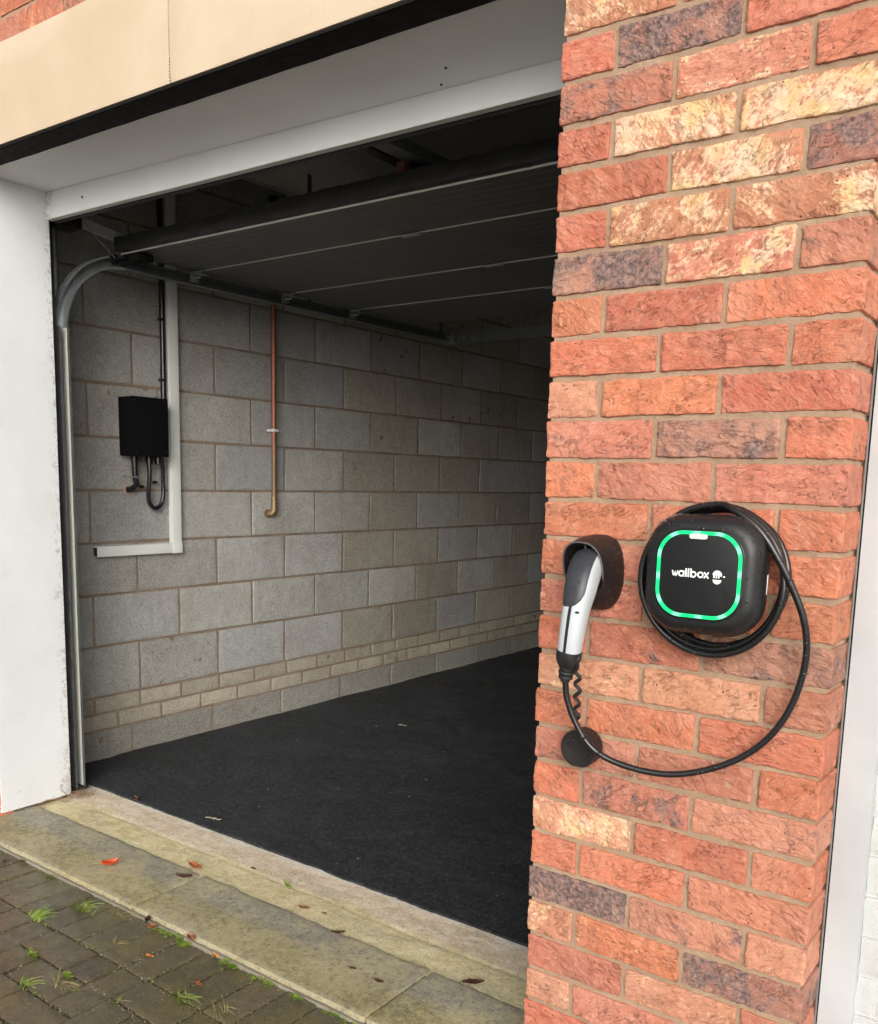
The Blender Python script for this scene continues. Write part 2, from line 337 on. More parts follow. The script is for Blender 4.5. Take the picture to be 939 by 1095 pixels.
# ------------------------------------------------------------------ mesh helpers
class Mesh:
    def __init__(self): self.v = []; self.f = []; self.mi = []; self.c = []; self.x = []; self.curc = (1,1,1,1); self.curx = (0,0,0)
    def add(self, vs, fs, mi=0):
        o = len(self.v); self.v += [tuple(q) for q in vs]; self.f += [tuple(i+o for i in q) for q in fs]; self.mi += [mi]*len(fs)
        self.c += [self.curc]*len(vs); self.x += [self.curx]*len(vs)
    def build(self, name, mats, parent=None, smooth=True, attrs=False, merge=0):
        me = bpy.data.meshes.new(name); me.from_pydata(self.v, [], self.f)
        if not isinstance(mats, (list, tuple)): mats = [mats]
        for m in mats: me.materials.append(m)
        me.polygons.foreach_set('material_index', self.mi)
        me.polygons.foreach_set('use_smooth', [smooth]*len(self.f))
        if attrs:
            at = me.attributes.new('col', 'FLOAT_COLOR', 'POINT'); at.data.foreach_set('color', [k for q in self.c for k in q])
            at = me.attributes.new('mix', 'FLOAT_VECTOR', 'POINT'); at.data.foreach_set('vector', [k for q in self.x for k in q])
        me.validate(); me.update()
        if smooth and not attrs:
            try: me.set_sharp_from_angle(angle=R(42))
            except Exception: pass
        o = bpy.data.objects.new(name, me); COL.objects.link(o)
        if parent: o.parent = parent; o.matrix_parent_inverse = Matrix.Translation(parent.location).inverted()
        return o
    # plain box, optional bevel
    def box(self, a, b, bev=0, mi=0):
        a = Vector(a); b = Vector(b)
        if bev <= 0:
            vs = [(x, y, z) for x in (a.x, b.x) for y in (a.y, b.y) for z in (a.z, b.z)]
            self.add(vs, [(0,1,3,2),(4,6,7,5),(0,4,5,1),(2,3,7,6),(0,2,6,4),(1,5,7,3)], mi); return
        bm = bmesh.new(); bmesh.ops.create_cube(bm, size=1)
        for v in bm.verts: v.co = Vector(((a.x+b.x)/2+v.co.x*(b.x-a.x), (a.y+b.y)/2+v.co.y*(b.y-a.y), (a.z+b.z)/2+v.co.z*(b.z-a.z)))
        bmesh.ops.bevel(bm, geom=bm.edges[:], offset=bev, segments=2, affect='EDGES', profile=.6)
        self.bm(bm, mi)
    def bm(self, bm, mi=0):
        bm.verts.index_update(); self.add([v.co[:] for v in bm.verts], [[v.index for v in f.verts] for f in bm.faces], mi); bm.free()
    # rounded box with dense skin, displaced by fn(p, n)
    def rbox(self, a, b, g, r, fn, skip='', mi=0):
        a = Vector(a); b = Vector(b); cen = (a+b)/2; h = (b-a)/2
        n = [max(1, int(round(2*h[i]/g))) for i in range(3)]
        for ax in range(3):
            u, w2 = (ax+1) % 3, (ax+2) % 3
            for sg in (-1, 1):
                if ('-+'[sg > 0] + 'xyz'[ax]) in skip: continue
                vs = []
                for j in range(n[w2]+1):
                    for i in range(n[u]+1):
                        p = [0, 0, 0]; p[ax] = sg*h[ax]; p[u] = -h[u]+2*h[u]*i/n[u]; p[w2] = -h[w2]+2*h[w2]*j/n[w2]
                        p = Vector(p); q = Vector([max(-(h[k]-r), min(h[k]-r, p[k])) for k in range(3)])
                        d = p-q; nn = d.normalized() if d.length > 1e-9 else Vector([sg if k == ax else 0 for k in range(3)])
                        p = q+nn*r
                        vs.append(fn(cen+p, nn))
                W = n[u]+1
                fs = []
                for j in range(n[w2]):
                    for i in range(n[u]):
                        k = j*W+i; q = (k, k+1, k+1+W, k+W)
                        fs.append(q if sg > 0 else q[::-1])
                self.add(vs, fs, mi)
    def grid(self, fn, nu, nv, mi=0, flip=False):
        vs = [fn(i/nu, j/nv) for j in range(nv+1) for i in range(nu+1)]; W = nu+1
        fs = [(j*W+i, j*W+i+1, (j+1)*W+i+1, (j+1)*W+i) for j in range(nv) for i in range(nu)]
        if flip: fs = [q[::-1] for q in fs]
        self.add(vs, fs, mi)
    def rings(self, rings, caps=True, mi=0):
        n = len(rings[0]); vs = [p for rg in rings for p in rg]
        fs = [(k*n+i, k*n+(i+1) % n, (k+1)*n+(i+1) % n, (k+1)*n+i) for k in range(len(rings)-1) for i in range(n)]
        if caps: fs += [tuple(range(n))[::-1], tuple((len(rings)-1)*n+i for i in range(n))]
        self.add(vs, fs, mi)
    def tube(self, pts, r, n=12, mi=0, smoothn=0, flat=None):
        P = catmull(pts, smoothn) if smoothn else [Vector(p) for p in pts]
        rs = r if callable(r) else (lambda t: r)
        T = [(P[min(i+1, len(P)-1)]-P[max(i-1, 0)]).normalized() for i in range(len(P))]
        ref = Vector((0,0,1)) if abs(T[0].z) < .9 else Vector((1,0,0))
        N_ = (ref-T[0]*ref.dot(T[0])).normalized(); rg = []
        for i, p in enumerate(P):
            N_ = (N_-T[i]*N_.dot(T[i])).normalized(); B = T[i].cross(N_); rr = rs(i/(len(P)-1))
            rg.append([p+N_*math.cos(t)*rr+B*math.sin(t)*rr for t in [2*math.pi*k/n for k in range(n)]])
        self.rings(rg, True, mi)
    def cyl(self, p0, p1, r, n=24, mi=0, r2=None):
        p0 = Vector(p0); p1 = Vector(p1); r2 = r if r2 is None else r2
        self.tube([p0, p1], lambda t: r+(r2-r)*t, n, mi)
def catmull(pts, n):
    P = [Vector(p) for p in pts]; P = [2*P[0]-P[1]]+P+[2*P[-1]-P[-2]]; out = []
    for i in range(1, len(P)-2):
        for k in range(n):
            t = k/n; a0, a1, a2, a3 = P[i-1:i+3]
            out.append(.5*((2*a1)+(a2-a0)*t+(2*a0-5*a1+4*a2-a3)*t*t+(3*a1-a0-3*a2+a3)*t**3))
    out.append(P[-2]); return out
def nz(x, y, z): return noise.noise(Vector((x, y, z)))
def tag(o, label=None, cat=None, group=None, kind=None):
    for k, v in (('label',label),('category',cat),('group',group),('kind',kind)):
        if v: o[k] = v
    return o
def thing(name, label, cat, loc=(0,0,0), group=None):
    o = bpy.data.objects.new(name, None); COL.objects.link(o); o.location = loc; o.empty_display_size = .05
    return tag(o, label, cat, group)
def struct(o): o['kind'] = 'structure'; return o

# ------------------------------------------------------------------ brick masonry
CH = .0749
PAL = {'R': (.57,.165,.098), 'O': (.65,.205,.105), 'P': (.61,.225,.145), 'B': (.50,.195,.125), 'T': (.66,.31,.19), 'D': (.38,.19,.145), 'Y': (.55,.24,.13)}
def bcode(s):  # letter, cream 0-9, dark 0-9
    return PAL[s[0]], int(s[1])/9, int(s[2])/9
PIER = {-4:'R20 T50 R10', -3:'O10 B04 R20', -2:'P40 R00 O20', -1:'Y70 R05 R10', 0:'R20 D07 R10', 1:'B05 P60 R20', 2:'R50 Y80 Y70', 3:'R10 Y80 D06', 4:'R23 Y70 Y72', 5:'D07 P70 B14', 6:'O00 R20 O30',
 7:'O02 R22 O11', 8:'T20 O20 R03', 9:'P24 D16 O00', 10:'O04 P20 P13', 11:'O02 O00 O10', 12:'O00 P12 O10', 13:'P31 O00 O02', 14:'O00 R12 D25',
 15:'T40 T32 B23', 16:'O10 O10 R21', 17:'B04 B12 O00', 18:'O12 B15 T33', 19:'T60 R20 O00', 20:'R02 O10 P20', 21:'D19 T44 T40', 22:'T50 O30 D16', 23:'P32 T41 P20', 24:'T50 P31 R10', 25:'R20 P40 O10', 26:'O12 R10 T30', 27:'P20 B13 R10'}
wall = Mesh()
def lay_brick(mesh, u0, u1, z0, z1, g, code=None, y0=0., depth=.1025, skip='+y', seed=None, amp=1.):
    seed = random.random() if seed is None else seed
    if code is None:
        code = (random.choice('ROOPRTB'), random.choice('0001235'), random.choice('0001246')); code = ''.join(code)
    col, cr, dk = bcode(code); k = random.uniform(.74, .98)
    mesh.curc = (min(1, col[0]*k), col[1]*k*random.uniform(.93, 1.07), col[2]*k, 1); mesh.curx = (cr, dk, seed)
    sx = seed*91.7
    tl = [random.uniform(-.0016, .0016)*amp for _ in range(4)]
    pr = random.uniform(-.0015, .0015)
    cx, cz = (u0+u1)/2, (z0+z1)/2; hx, hz = (u1-u0)/2, (z1-z0)/2
    def fn(p, n):
        if g > .015: return p
        x, y, z = p; e = nz(x*22+sx, y*22, z*22)*.0024+nz(x*62+sx, y*62, z*62)*.0012+nz(x*150+sx, y*150, z*150)*.0005
        cr2 = nz(x*60+sx+e*400, 3.1, z*75+e*500); rd = (1-abs(cr2)*2.6)
        if abs(n.y) > .9:
            f1 = nz(x*34+z*20+sx, z*58-x*12, 2.2+sx); f2 = nz(x*80+z*40+sx+f1*.8, z*120-x*30, 5.2)
            e += (.5-abs(f1)*2.2)*.0011+(.5-abs(f2)*2.2)*.0010
        e += max(0, rd)*.0009*(-1 if cr2 > 0 else .6)
        u, v = (x-cx)/hx, (z-cz)/hz
        q = Vector((x, y+pr*(1-max(abs(n.x), 0)), z+(tl[0]*(1-u)+tl[1]*(1+u))/2*v + tl[2]*u*.7))
        return q+n*e*amp
    mesh.rbox((u0, y0, z0), (u1, y0+depth, z1), g, .0032 if g < .015 else .003, fn, skip)
J = .0046
def course_wall(mesh, x0, x1, i, g, y0=0.):
    z0 = (25-i-1)*CH+J; z1 = (25-i)*CH-J
    p = .2250; off = .1075 if i % 2 == 0 else .22
    k = math.floor((x0-off)/p)-1
    while off+k*p < x1:
        u0 = off+k*p+J; u1 = off+(k+1)*p-J; k += 1
        u0 = max(u0, x0); u1 = min(u1, x1)
        if u1-u0 < .04: continue
        if x1-u1 < .055: u1 = x1
        lay_brick(mesh, u0, u1, z0, z1, g, y0=y0)
# pier
for i in range(-3, 28):
    codes = PIER[i].split(); z0 = (25-i-1)*CH+J; z1 = (25-i)*CH-J
    ends = [0, .1075, .3325, .5525] if i % 2 == 0 else [0, .22, .445, .5525]
    for k in range(3):
        u0 = ends[k]+(J if k else random.uniform(-.0015, .0015)); u1 = ends[k+1]-(J if k < 2 else 0)
        lay_brick(wall, u0, u1, z0, z1, .0032, codes[k])
# returns of the pier behind its face bricks (left and right reveals)
for i in range(-3, 28):
    z0 = (25-i-1)*CH+J; z1 = (25-i)*CH-J
    for (ux0, ux1) in ((0.002, .1045), (.448, .5505)):
        off = .113 if (i % 2 == 0) == (ux0 < .1) else .113
        lay_brick(wall, ux0, ux1, z0, z1, .012, None, y0=.1135, depth=.2, skip='')
# left nib and facade left of the opening
for i in range(-3, 28):
    course_wall(wall, -4.6, -2.2465, i, .03 if i < 0 else .02)
# above the lintel (top of lintel z 2.335)
for i in range(-22, -6):
    z1 = (25-i)*CH
    course_wall(wall, -4.6, 3.2, i, .008 if i > -11 else .04)
for i in range(-6, -3):
    course_wall(wall, -4.6, -2.40, i, .03); course_wall(wall, .16, 3.2, i, .03)
# mortar bed sheets
def mort(x0, x1, z0, z1, g, y=.0045):
    def fn(u, v):
        x = x0+(x1-x0)*u; z = z0+(z1-z0)*v
        e = nz(x*30, 9, z*30)*.0016+nz(x*110, 2, z*110)*.0011
        return (x, y+e, z)
    wall.grid(fn, max(1, int((x1-x0)/g)), max(1, int((z1-z0)/g)), 1)
mort(.006, .5465, -.24, 2.12, .0045)
wall.box((.006, .006, -.24), (.5465, .33, 2.1), 0, 1)
wall.box((-4.6, .008, -.24), (-2.259, .33, 2.1), 0, 1); mort(-4.6, -2.252, -.24, 2.1, .1)
mort(-4.6, 3.2, 2.338, 3.6, .012); wall.box((-4.6, .012, 2.338), (3.2, .25, 3.6), 0, 1)
wall.box((-4.6, .010, 2.08), (-2.41, .25, 2.338), 0, 1); wall.box((.165, .010, 2.08), (3.2, .25, 2.338), 0, 1)
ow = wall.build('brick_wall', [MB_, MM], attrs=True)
tag(ow, 'mottled red and cream brick pier and house wall beside the garage opening', 'brick wall')

# lintel
T = thing('lintel', 'cream painted lintel beam across the top of the garage opening', 'lintel', (-1.12, .1, 2.045))
m = Mesh()
def lint(x0, x1):
    def fn(p, n):
        return p+n*(nz(p.x*5, p.y*5, p.z*5)*.0012)+Vector((0, 0, -.009*(p.x+1.9)))
    m.rbox((x0, -.003, 2.052), (x1, .085, 2.334), .03, .004, fn, '')
lint(-2.40, -1.1255); lint(-1.1225, .16)
m.build('beam', MLN, T)
m = Mesh(); m.box((-1.1258, .0015, 2.0455), (-1.1222, .005, 2.330)); m.build('joint', MCAV, T)
m = Mesh()
for k in range(9): m.box((-1.1262, -.0042, 2.046+k*.0075), (-1.1220, -.0031, 2.0485+k*.0075))
m.build('joint_bead', MTRK, T)
m = Mesh()
def stl(p, n): return p+n*nz(p.x*12, p.y*30, p.z*30)*.0012+Vector((0, 0, -.009*(p.x+1.9)))
m.rbox((-2.24, .0065, 2.044), (-.0, .0885, 2.0505), .02, .001, stl); m.rbox((-2.24, .001, 2.045), (0, .0062, 2.0505), .02, .001, stl)
o = m.build('steel_angle', MSTEEL_BLK, T)

# ------------------------------------------------------------------ white frame lining
def hz(x): return -.008*(x+2.2)
T = thing('door_frame', 'white panelled frame lining the jambs and head of the open garage', 'door frame', (-2.24, .1, -.165))
def plate(pts0, pts1, thick_dir, th, name, g=20):
    pass
m = Mesh()
def jam(side):
    mm = Mesh(); x = -2.24 if side < 0 else -.0
    def fn(p, n): return p+n*nz(p.x*3, p.y*7, p.z*2.2)*.0012
    xa, xb = (x-.018, x) if side < 0 else (x, x+.0)
    if side > 0: xa, xb = -.012, -.001
    mm.rbox((xa, .055, -.1555), (xb, .328, 2.058), .04, .002, fn, '')
    return mm.build('jamb', MUP, T)
jam(-1); jam(1)
m = Mesh()
def sof(p, n): return p+n*nz(p.x*2, p.y*8, 3)*.0012+Vector((0, 0, hz(p.x)))
def sof2(p, n):
    k = (p.y-.090)/.228
    return p+n*nz(p.x*2, p.y*8, 3)*.0010+Vector((0, 0, -k*(.004+.022*(p.x+2.24))-(1-k)*.0))
m.rbox((-2.24, .090, 2.0465), (-.012, .318, 2.056), .05, .002, sof2); m.build('soffit', MUP, T)
m = Mesh(); m.rbox((-2.24, .3195, 1.9535), (-.012, .335, 2.06), .05, .002, sof); m.build('head', MUP, T)
m = Mesh(); m.rbox((-2.24, .3165, 1.9500), (-.012, .3400, 1.9532), .05, .001, sof); m.build('head_trim', simple('grey_trim', (.6,.6,.57), .5), T)
m = Mesh(); m.rbox((-2.235, .3445, 1.943), (-.012, .350, 1.965), .05, .001, sof); m.build('seal', MRUB, T)
# the two hairline joints and screw holes in the soffit
for x, y, z in ((-2.02, .3185, 1.995), (-.45, .25, None), (-.5, .30, None)):
    zz = (z if z else 2.0445-.022*(x+2.24)*((y-.1045)/.2135)-.003)+(hz(x) if z else 0); m = Mesh()
    if z: m.cyl((x, y, zz), (x, y+.003, zz), .004, 10)
    else: m.cyl((x, y, zz-.0008), (x, y, zz+.002), .003, 10)
    m.build('screw_hole', MCAV, T)

# ------------------------------------------------------------------ ground, drive, threshold
N = NB('far_ground'); nn = N.noise(2, 6)
br = N.n('ShaderNodeTexBrick'); N.put(br.inputs['Vector'], N.mapping(None, (5, 5, 5))); br.inputs['Color1'].default_value = (.30,.28,.25,1); br.inputs['Color2'].default_value = (.34,.32,.28,1); br.inputs['Mortar'].default_value = (.02,.02,.015,1); br.inputs['Mortar Size'].default_value = .02; br.inputs['Scale'].default_value = 1; br.inputs['Brick Width'].default_value = 1; br.inputs['Row Height'].default_value = .5
MGND = N.out(N.mix(N.mr(nn, .35, .7, 0, .5), br.outputs[0], (.28,.26,.22)), .6, N.bump(br.outputs[1], -.5, .004))
m = Mesh(); m.grid(lambda u, v: ((u-.5)*1600, -800+v*1600, -.245), 8, 8); struct(m.build('ground', MGND))
# block paving, 90 degree herringbone behind a soldier course
m = Mesh(); PW = .1035
def paver(x0, x1, y0, y1):
    if x1-x0 < .015 or y1-y0 < .015: return
    near = x0 > -2.3 and x1 < -.2 and y0 > -.75
    g = .011 if near else .05
    k = random.uniform(.75, 1.25); t = random.random()
    base = (.105, .089, .056) if t < .7 else ((.125,.10,.062) if t < .85 else (.09,.082,.06))
    m.curc = (*[q*k for q in base], 1); s = random.random()*50
    dz = random.uniform(-.0025, .0025); tx = random.uniform(-.012, .012); ty = random.uniform(-.014, .014); gap = random.uniform(.0018, .0035)
    cx, cy = (x0+x1)/2, (y0+y1)/2
    rz = random.uniform(-.012, .012)
    def fn(p, n):
        e = nz(p.x*25+s, p.y*25, 1)*.0012+nz(p.x*90+s, p.y*90, 1)*.0008 if near else 0
        q = p+n*e; dx, dy = q.x-cx, q.y-cy
        return Vector((cx+dx-dy*rz, cy+dy+dx*rz, q.z+dz+dx*tx+dy*ty))
    m.rbox((x0+gap, y0+gap, -.238), (x1-gap, y1-gap, -.190), g, .004, fn, '-z')
XO = -1.566
k = -14
for k in range(-16, 34):
    x = XO+k*PW; paver(x, x+PW, -.262, -.262+.198-.0)
ytop = -.262
for r in range(0, 15):
    for cidx in range(-22, 42):
        t = (cidx-r) % 4
        x = -1.363+(cidx)*PW; y1 = ytop-r*PW
        if t == 0: paver(x, x+2*PW, y1-PW, y1)
        elif t == 3: paver(x, x+PW, y1-2*PW, y1)
        elif t == 2 and r == 0: paver(x, x+PW, y1-PW, y1)
o = struct(m.build('driveway', MPV, attrs=True))
m = Mesh()
m.grid(lambda u, v: (-4.2+8*u, -1.9+1.836*v, -.2035+nz((-4.2+8*u)*20, (-1.9+1.836*v)*20, 2)*.004), 300, 90); struct(m.build('paving_bed', MJT))
# grit in the joints
m = Mesh()
for k in range(1500):
    x = random.uniform(-2.1, -.3); r = random.random()
    if r < .45: y = -.262-random.choice([0, 1, 2])*PW+random.gauss(0, .006)
    elif r < .6: y = -.072+random.gauss(0, .006)
    else:
        y = random.uniform(-.5, -.07); x = XO+round((x-XO)/PW)*PW+random.gauss(0, .005)
    s = random.uniform(.0005, .0019); bm = bmesh.new(); bmesh.ops.create_icosphere(bm, subdivisions=1, radius=s)
    for v in bm.verts: v.co = Vector((x, y, -.191+s*.3))+v.co*random.uniform(.6, 1.3)
    m.bm(bm)
tag(m.build('gravel', MSTONE), 'fine pale grit scattered in the joints of the block paving', 'gravel', kind='stuff')
# stone slabs of the threshold
def slab(x0, x1, seed):
    m = Mesh()
    def fn(p, n):
        e = nz(p.x*6+seed, p.y*6, 0)*.0018+nz(p.x*30, p.y*30, seed)*.0010
        q = p+n*e
        q.z += (q.y-.19)*.012
        if q.y > .15: q.y += nz(q.x*9, seed, 1)*.010+nz(q.x*40, seed, 2)*.004
        return q
    m.rbox((x0, -.066, -.24), (x1, .195, -.1645), .011, .007, fn, '-z')
    return struct(m.build('threshold_slab', MSL))
slab(-3.17, -2.27, 1); slab(-2.266, -1.292, 2); slab(-1.287, -.392, 3); slab(-.387, .55, 4)
m = Mesh()
def kerbf(p, n): return p+n*(nz(p.x*30, p.y*30, p.z*30)*.0025+nz(p.x*120, 2, 3)*.001)
m.rbox((-3.1, -.076, -.24), (1.4, -.0665, -.181), .009, .005, kerbf, '-z'); struct(m.build('mortar_fillet', mortar_mat('pale_fillet', (.15,.135,.10), (.26,.235,.18), .6)))
m = Mesh()
def apr(u, v):
    x = -2.6+3.0*u; y = .17+.36*v
    z = -.1695+nz(x*7, y*7, 5)*.0022+nz(x*38, y*38, 3)*.0011
    rdg = y-(.315+nz(x*3, 1, 1)*.02); z -= .0035*math.exp(-(rdg/.006)**2)*(.5+.5*nz(x*5, 2, 9))
    return (x, y, z)
m.grid(apr, 420, 56); struct(m.build('threshold_apron', MAP))
# garage slab
m = Mesh(); m.grid(lambda u, v: (-2.65+3.05*u, .5+5*v, -.1715+nz(u*20, v*30, 0)*.002), 60, 100); struct(m.build('garage_floor', MFL))

# rubber mat on the floor
m = Mesh(); NX, NY = 340, 420
def mt(u, v):
    ex = .030+.012*nz(v*14, 3, 3)+.006*nz(v*50, 3, 8); x = -2.6+ex+(2.86-ex)*u
    ef = .455+.010*nz(x*2.1, 1, 1)+.005*nz(x*9, 4, 1)+.0022*nz(x*35, 4, 7); y = ef+(5.35-ef)*(v**1.35)
    z = -.1610+nz(x*2.5, y*2.5, 4)*.0025+nz(x*9, y*9, 4)*.0010
    if v == 0: z -= .0015
    if u == 0: z -= .004
    return (x, y, z)
m.grid(mt, NX, NY)
m.grid(lambda u, v: (lambda p: (p[0], p[1]+.001, p[2]-.008*v))(mt(u, 0)), NX, 1, flip=True)
tag(m.build('floor_mat', MMT), 'black rubber matting covering the garage floor', 'floor mat')

# ------------------------------------------------------------------ blockwork walls
def blockwall(name, label, axis, base, u0, u1, facing, g=.03, ztop=2.47):
    m = Mesh()
    def W(u, d, z):   # d = distance out of the wall into the room
        return Vector((base+facing*d, u, z)) if axis == 'x' else Vector((u, base+facing*d, z))
    def blk(a, b_, z0, z1, kind, g=g, sd=0):
        a = max(a, u0); b_ = min(b_, u1)
        if b_-a < .02: return
        k = random.uniform(.85, 1.12)
        if kind == 'brick': base_c = (.54, .485, .37)
        elif kind == 'plinth': base_c = (.36, .35, .31)
        else:
            t = random.random(); base_c = (.52,.515,.49) if t < .5 else ((.54,.53,.485) if t < .8 else (.49,.49,.475))
        if base > 0 : base_c = (.72,.71,.68)
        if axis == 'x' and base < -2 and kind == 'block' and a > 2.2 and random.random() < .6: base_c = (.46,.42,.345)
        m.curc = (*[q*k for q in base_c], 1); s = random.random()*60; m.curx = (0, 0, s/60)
        jt = [random.uniform(-.0018, .0018) for _ in range(4)]; pr = random.uniform(-.002, .002)
        a += .005; b_ -= .005; z0 += .005; z1 -= .005
        cu, cz_ = (a+b_)/2, (z0+z1)/2
        nu = max(2, int((b_-a)/g)); nv = max(2, int((z1-z0)/g)); rr = .004
        # face grid with rounded rim
        us = [a, a+rr*.35, a+rr] + [a+rr+(b_-a-2*rr)*i/nu for i in range(1, nu)] + [b_-rr, b_-rr*.35, b_]
        zs = [z0, z0+rr*.35, z0+rr] + [z0+rr+(z1-z0-2*rr)*i/nv for i in range(1, nv)] + [z1-rr, z1-rr*.35, z1]
        vs = []
        for jz, z in enumerate(zs):
            for ju, u in enumerate(us):
                eu = min(ju, len(us)-1-ju); ez = min(jz, len(zs)-1-jz); e = min(eu, ez)
                d = (-.006, -.0008, 0)[e]+(nz(u*60+s, z*60, 2)*.0022 if e < 2 else 0) if e < 3 else 0
                nn_ = nz(u*26+s, z*26, 1)*.0012
                uu = u+nz(z*30+s, ju > 3, 4)*.0016*(1 if eu < 3 else 0)+jt[0]*(z-cz_)/.1
                zz = z+nz(u*30+s, jz > 3, 7)*.0016*(1 if ez < 3 else 0)+jt[1]*(u-cu)/.2
                vs.append(W(uu, d+pr+nn_+.0, zz))
        L = len(us); fs = [(j*L+i, j*L+i+1, (j+1)*L+i+1, (j+1)*L+i) for j in range(len(zs)-1) for i in range(L-1)]
        if (axis == 'x') != (facing > 0): fs = [q[::-1] for q in fs]
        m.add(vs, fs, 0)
    zA = .102
    def row(z0, z1, off, pitch, kind):
        k = math.floor((u0-off)/pitch)-1
        while off+k*pitch < u1: blk(off+k*pitch, off+(k+1)*pitch, z0, z1, kind); k += 1
    row(-.048-.225, -.048, .86, .46, 'plinth')
    row(-.048, .027, .787+.0, .230, 'brick'); row(.027, .102, .673+.0, .230, 'brick')
    for i in range(0, 11):
        z0 = zA+i*.225
        if z0 > ztop: break
        row(z0, min(z0+.225, ztop+.01), .906 if i % 2 == 0 else .681, .45, 'block')
    # mortar
    def mf(u, v):
        uu = u0+(u1-u0)*u; z = -.25+(ztop+.25)*v; return W(uu, -.0028+nz(uu*18, z*18, 3)*.002, z)
    m.grid(mf, int((u1-u0)/.02), 110, 1, flip=((axis == 'x') != (facing > 0)))
    m.box(tuple(W(u0, -.01, -.25)), tuple(W(u1, -.11, ztop)), 0, 1)
    o = m.build(name, [MBL, MBM], attrs=True)
    return tag(o, label, 'block wall')
blockwall('block_wall', 'long grey concrete block wall on the left side of the garage', 'x', -2.6, .335, 5.5, 1, .02)
blockwall('block_wall', 'concrete block wall at the dark far end of the garage', 'y', 5.4, -2.6, .35, -1, .06)
blockwall('block_wall', 'concrete block wall hidden on the right side of the garage behind the brick pier', 'x', .34, .34, 5.4, -1, .06)
# inner leaf behind the facade (left nib and over the door)
m = Mesh(); m.curc = (.33,.32,.29,1)
m.box((-2.62, .332, -.2), (-2.262, .336, 2.48)); m.box((-2.62, .345, 2.05), (.36, .36, 2.48)); m.box((-2.62, .252, 2.06), (.36, .3445, 2.48))
tag(m.build('block_wall', MBL, attrs=True), 'short strip of blockwork inside, behind and above the garage door head', 'block wall')
# ceiling
m = Mesh(); m.box((-2.75, .25, 2.478), (.5, 5.55, 2.55)); struct(m.build('ceiling', MCL))
m = Mesh(); m.box((-2.598, .40, 2.462), (-2.585, 5.3, 2.476), .002)
tag(m.build('ceiling_trim', MTRK), 'thin pale trim where ceiling meets the left block wall', 'trim')
# roof/house mass above so that no light leaks in
m = Mesh(); m.box((-4.6, .26, 2.56), (3.2, 6.5, 3.55)); m.box((-4.6, .26, -.24), (-2.76, 6.5, 2.555)); m.box((-2.75, 5.56, -.24), (.5, 6.5, 2.555)); m.box((.51, .36, -.24), (3.2, 6.5, 2.555))
tag(m.build('house_block', MM), 'plain mass of the house behind the brick facade', 'house')

# ------------------------------------------------------------------ right-hand white frame and painted brick
T = thing('side_frame', 'white painted frame post right of the brick pier', 'door frame', (.59, .1, -.2))
m = Mesh()
def sf(p, n): return p+n*(nz(p.x*9, p.y*9, p.z*3)*.0012)
m.rbox((.5575, .100, -.22), (.616, .30, 2.1), .02, .004, sf); m.build('post', MSF, T)
m = Mesh()
m.tube([(.5545, .1005+nz(3, 3, z*9)*.001, z) for z in [(-.2+i*.03) for i in range(78)]], .002, 8); m.build('sealant', simple('grey_sealant', (.16,.15,.14), .7), T)
m = Mesh()
for i in range(-2, 28):
    z0 = (25-i-1)*CH+.003; z1 = (25-i)*CH-.003; off = .54 if i % 2 else .652; k = -1
    while off+k*.225 < 2.2:
        x0 = max(.614, off+k*.225+.003); x1 = min(2.2, off+(k+1)*.225-.003); k += 1
        if x1-x0 < .02: continue
        s = random.random()*50
        m.rbox((x0, .115, z0), (x1, .2, z1), .012, .005, lambda p, n: p+n*(nz(p.x*20+s, p.y*20, p.z*20)*.003+nz(p.x*70+s, p.y, p.z*70)*.0012), '+y')
m.box((.614, .1205, -.22), (2.2, .22, 2.1))
tag(m.build('painted_wall', MPB), 'rough white painted brickwork at the right edge of the picture', 'painted wall')

# ------------------------------------------------------------------ garage door (sectional, raised)
T = thing('garage_door', 'dark sectional garage door rolled up under the ceiling', 'garage door', (-1.1, .6, 1.9))
edges = [.625, .975, 1.485, 1.94, 2.45]
ZD = 1.902
for k in range(4):
    y0, y1 = edges[k], edges[k+1]; mm = Mesh()
    nr = max(4, int(round((y1-y0)/.052)))
    prof = []
    for j in range(nr):
        ya = y0+.004+(y1-y0-.008)*j/nr; yb = y0+.004+(y1-y0-.008)*(j+1)/nr
        prof += [(ya, 0), (ya+.0035, -.0022), (yb-.004, -.0022), (yb, 0)]
    vs = []
    for x in (-2.25, .01):
        vs += [(x, y, ZD+z+.001) for y, z in prof]
    n = len(prof); mm.add(vs, [(i, i+1, n+i+1, n+i) for i in range(n-1)])
    mm.box((-2.25, y0+.004, ZD+.002), (.01, y1-.004, ZD+.042))
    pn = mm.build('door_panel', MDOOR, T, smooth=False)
    if k: 
        s = Mesh(); s.box((-2.19, y0-.0022, ZD-.0045), (.005, y0+.0022, ZD-.0008)); s.build('joint_strip', MSTRIP, pn)
s = Mesh(); s.box((-2.25, .622, ZD-.006), (.01, .628, ZD+.0), .001); s.build('edge_strip', MSTRIP, T)
s = Mesh()
def rub(p, n): return p+n*(nz(p.x*30, p.y*30, p.z*30)*.004+nz(p.x*90, p.y*60, p.z*60)*.002)
s.rbox((-2.25, .592, ZD-.001), (.01, .6215, ZD+.052), .012, .006, rub); s.build('bottom_seal', MRUB, T)
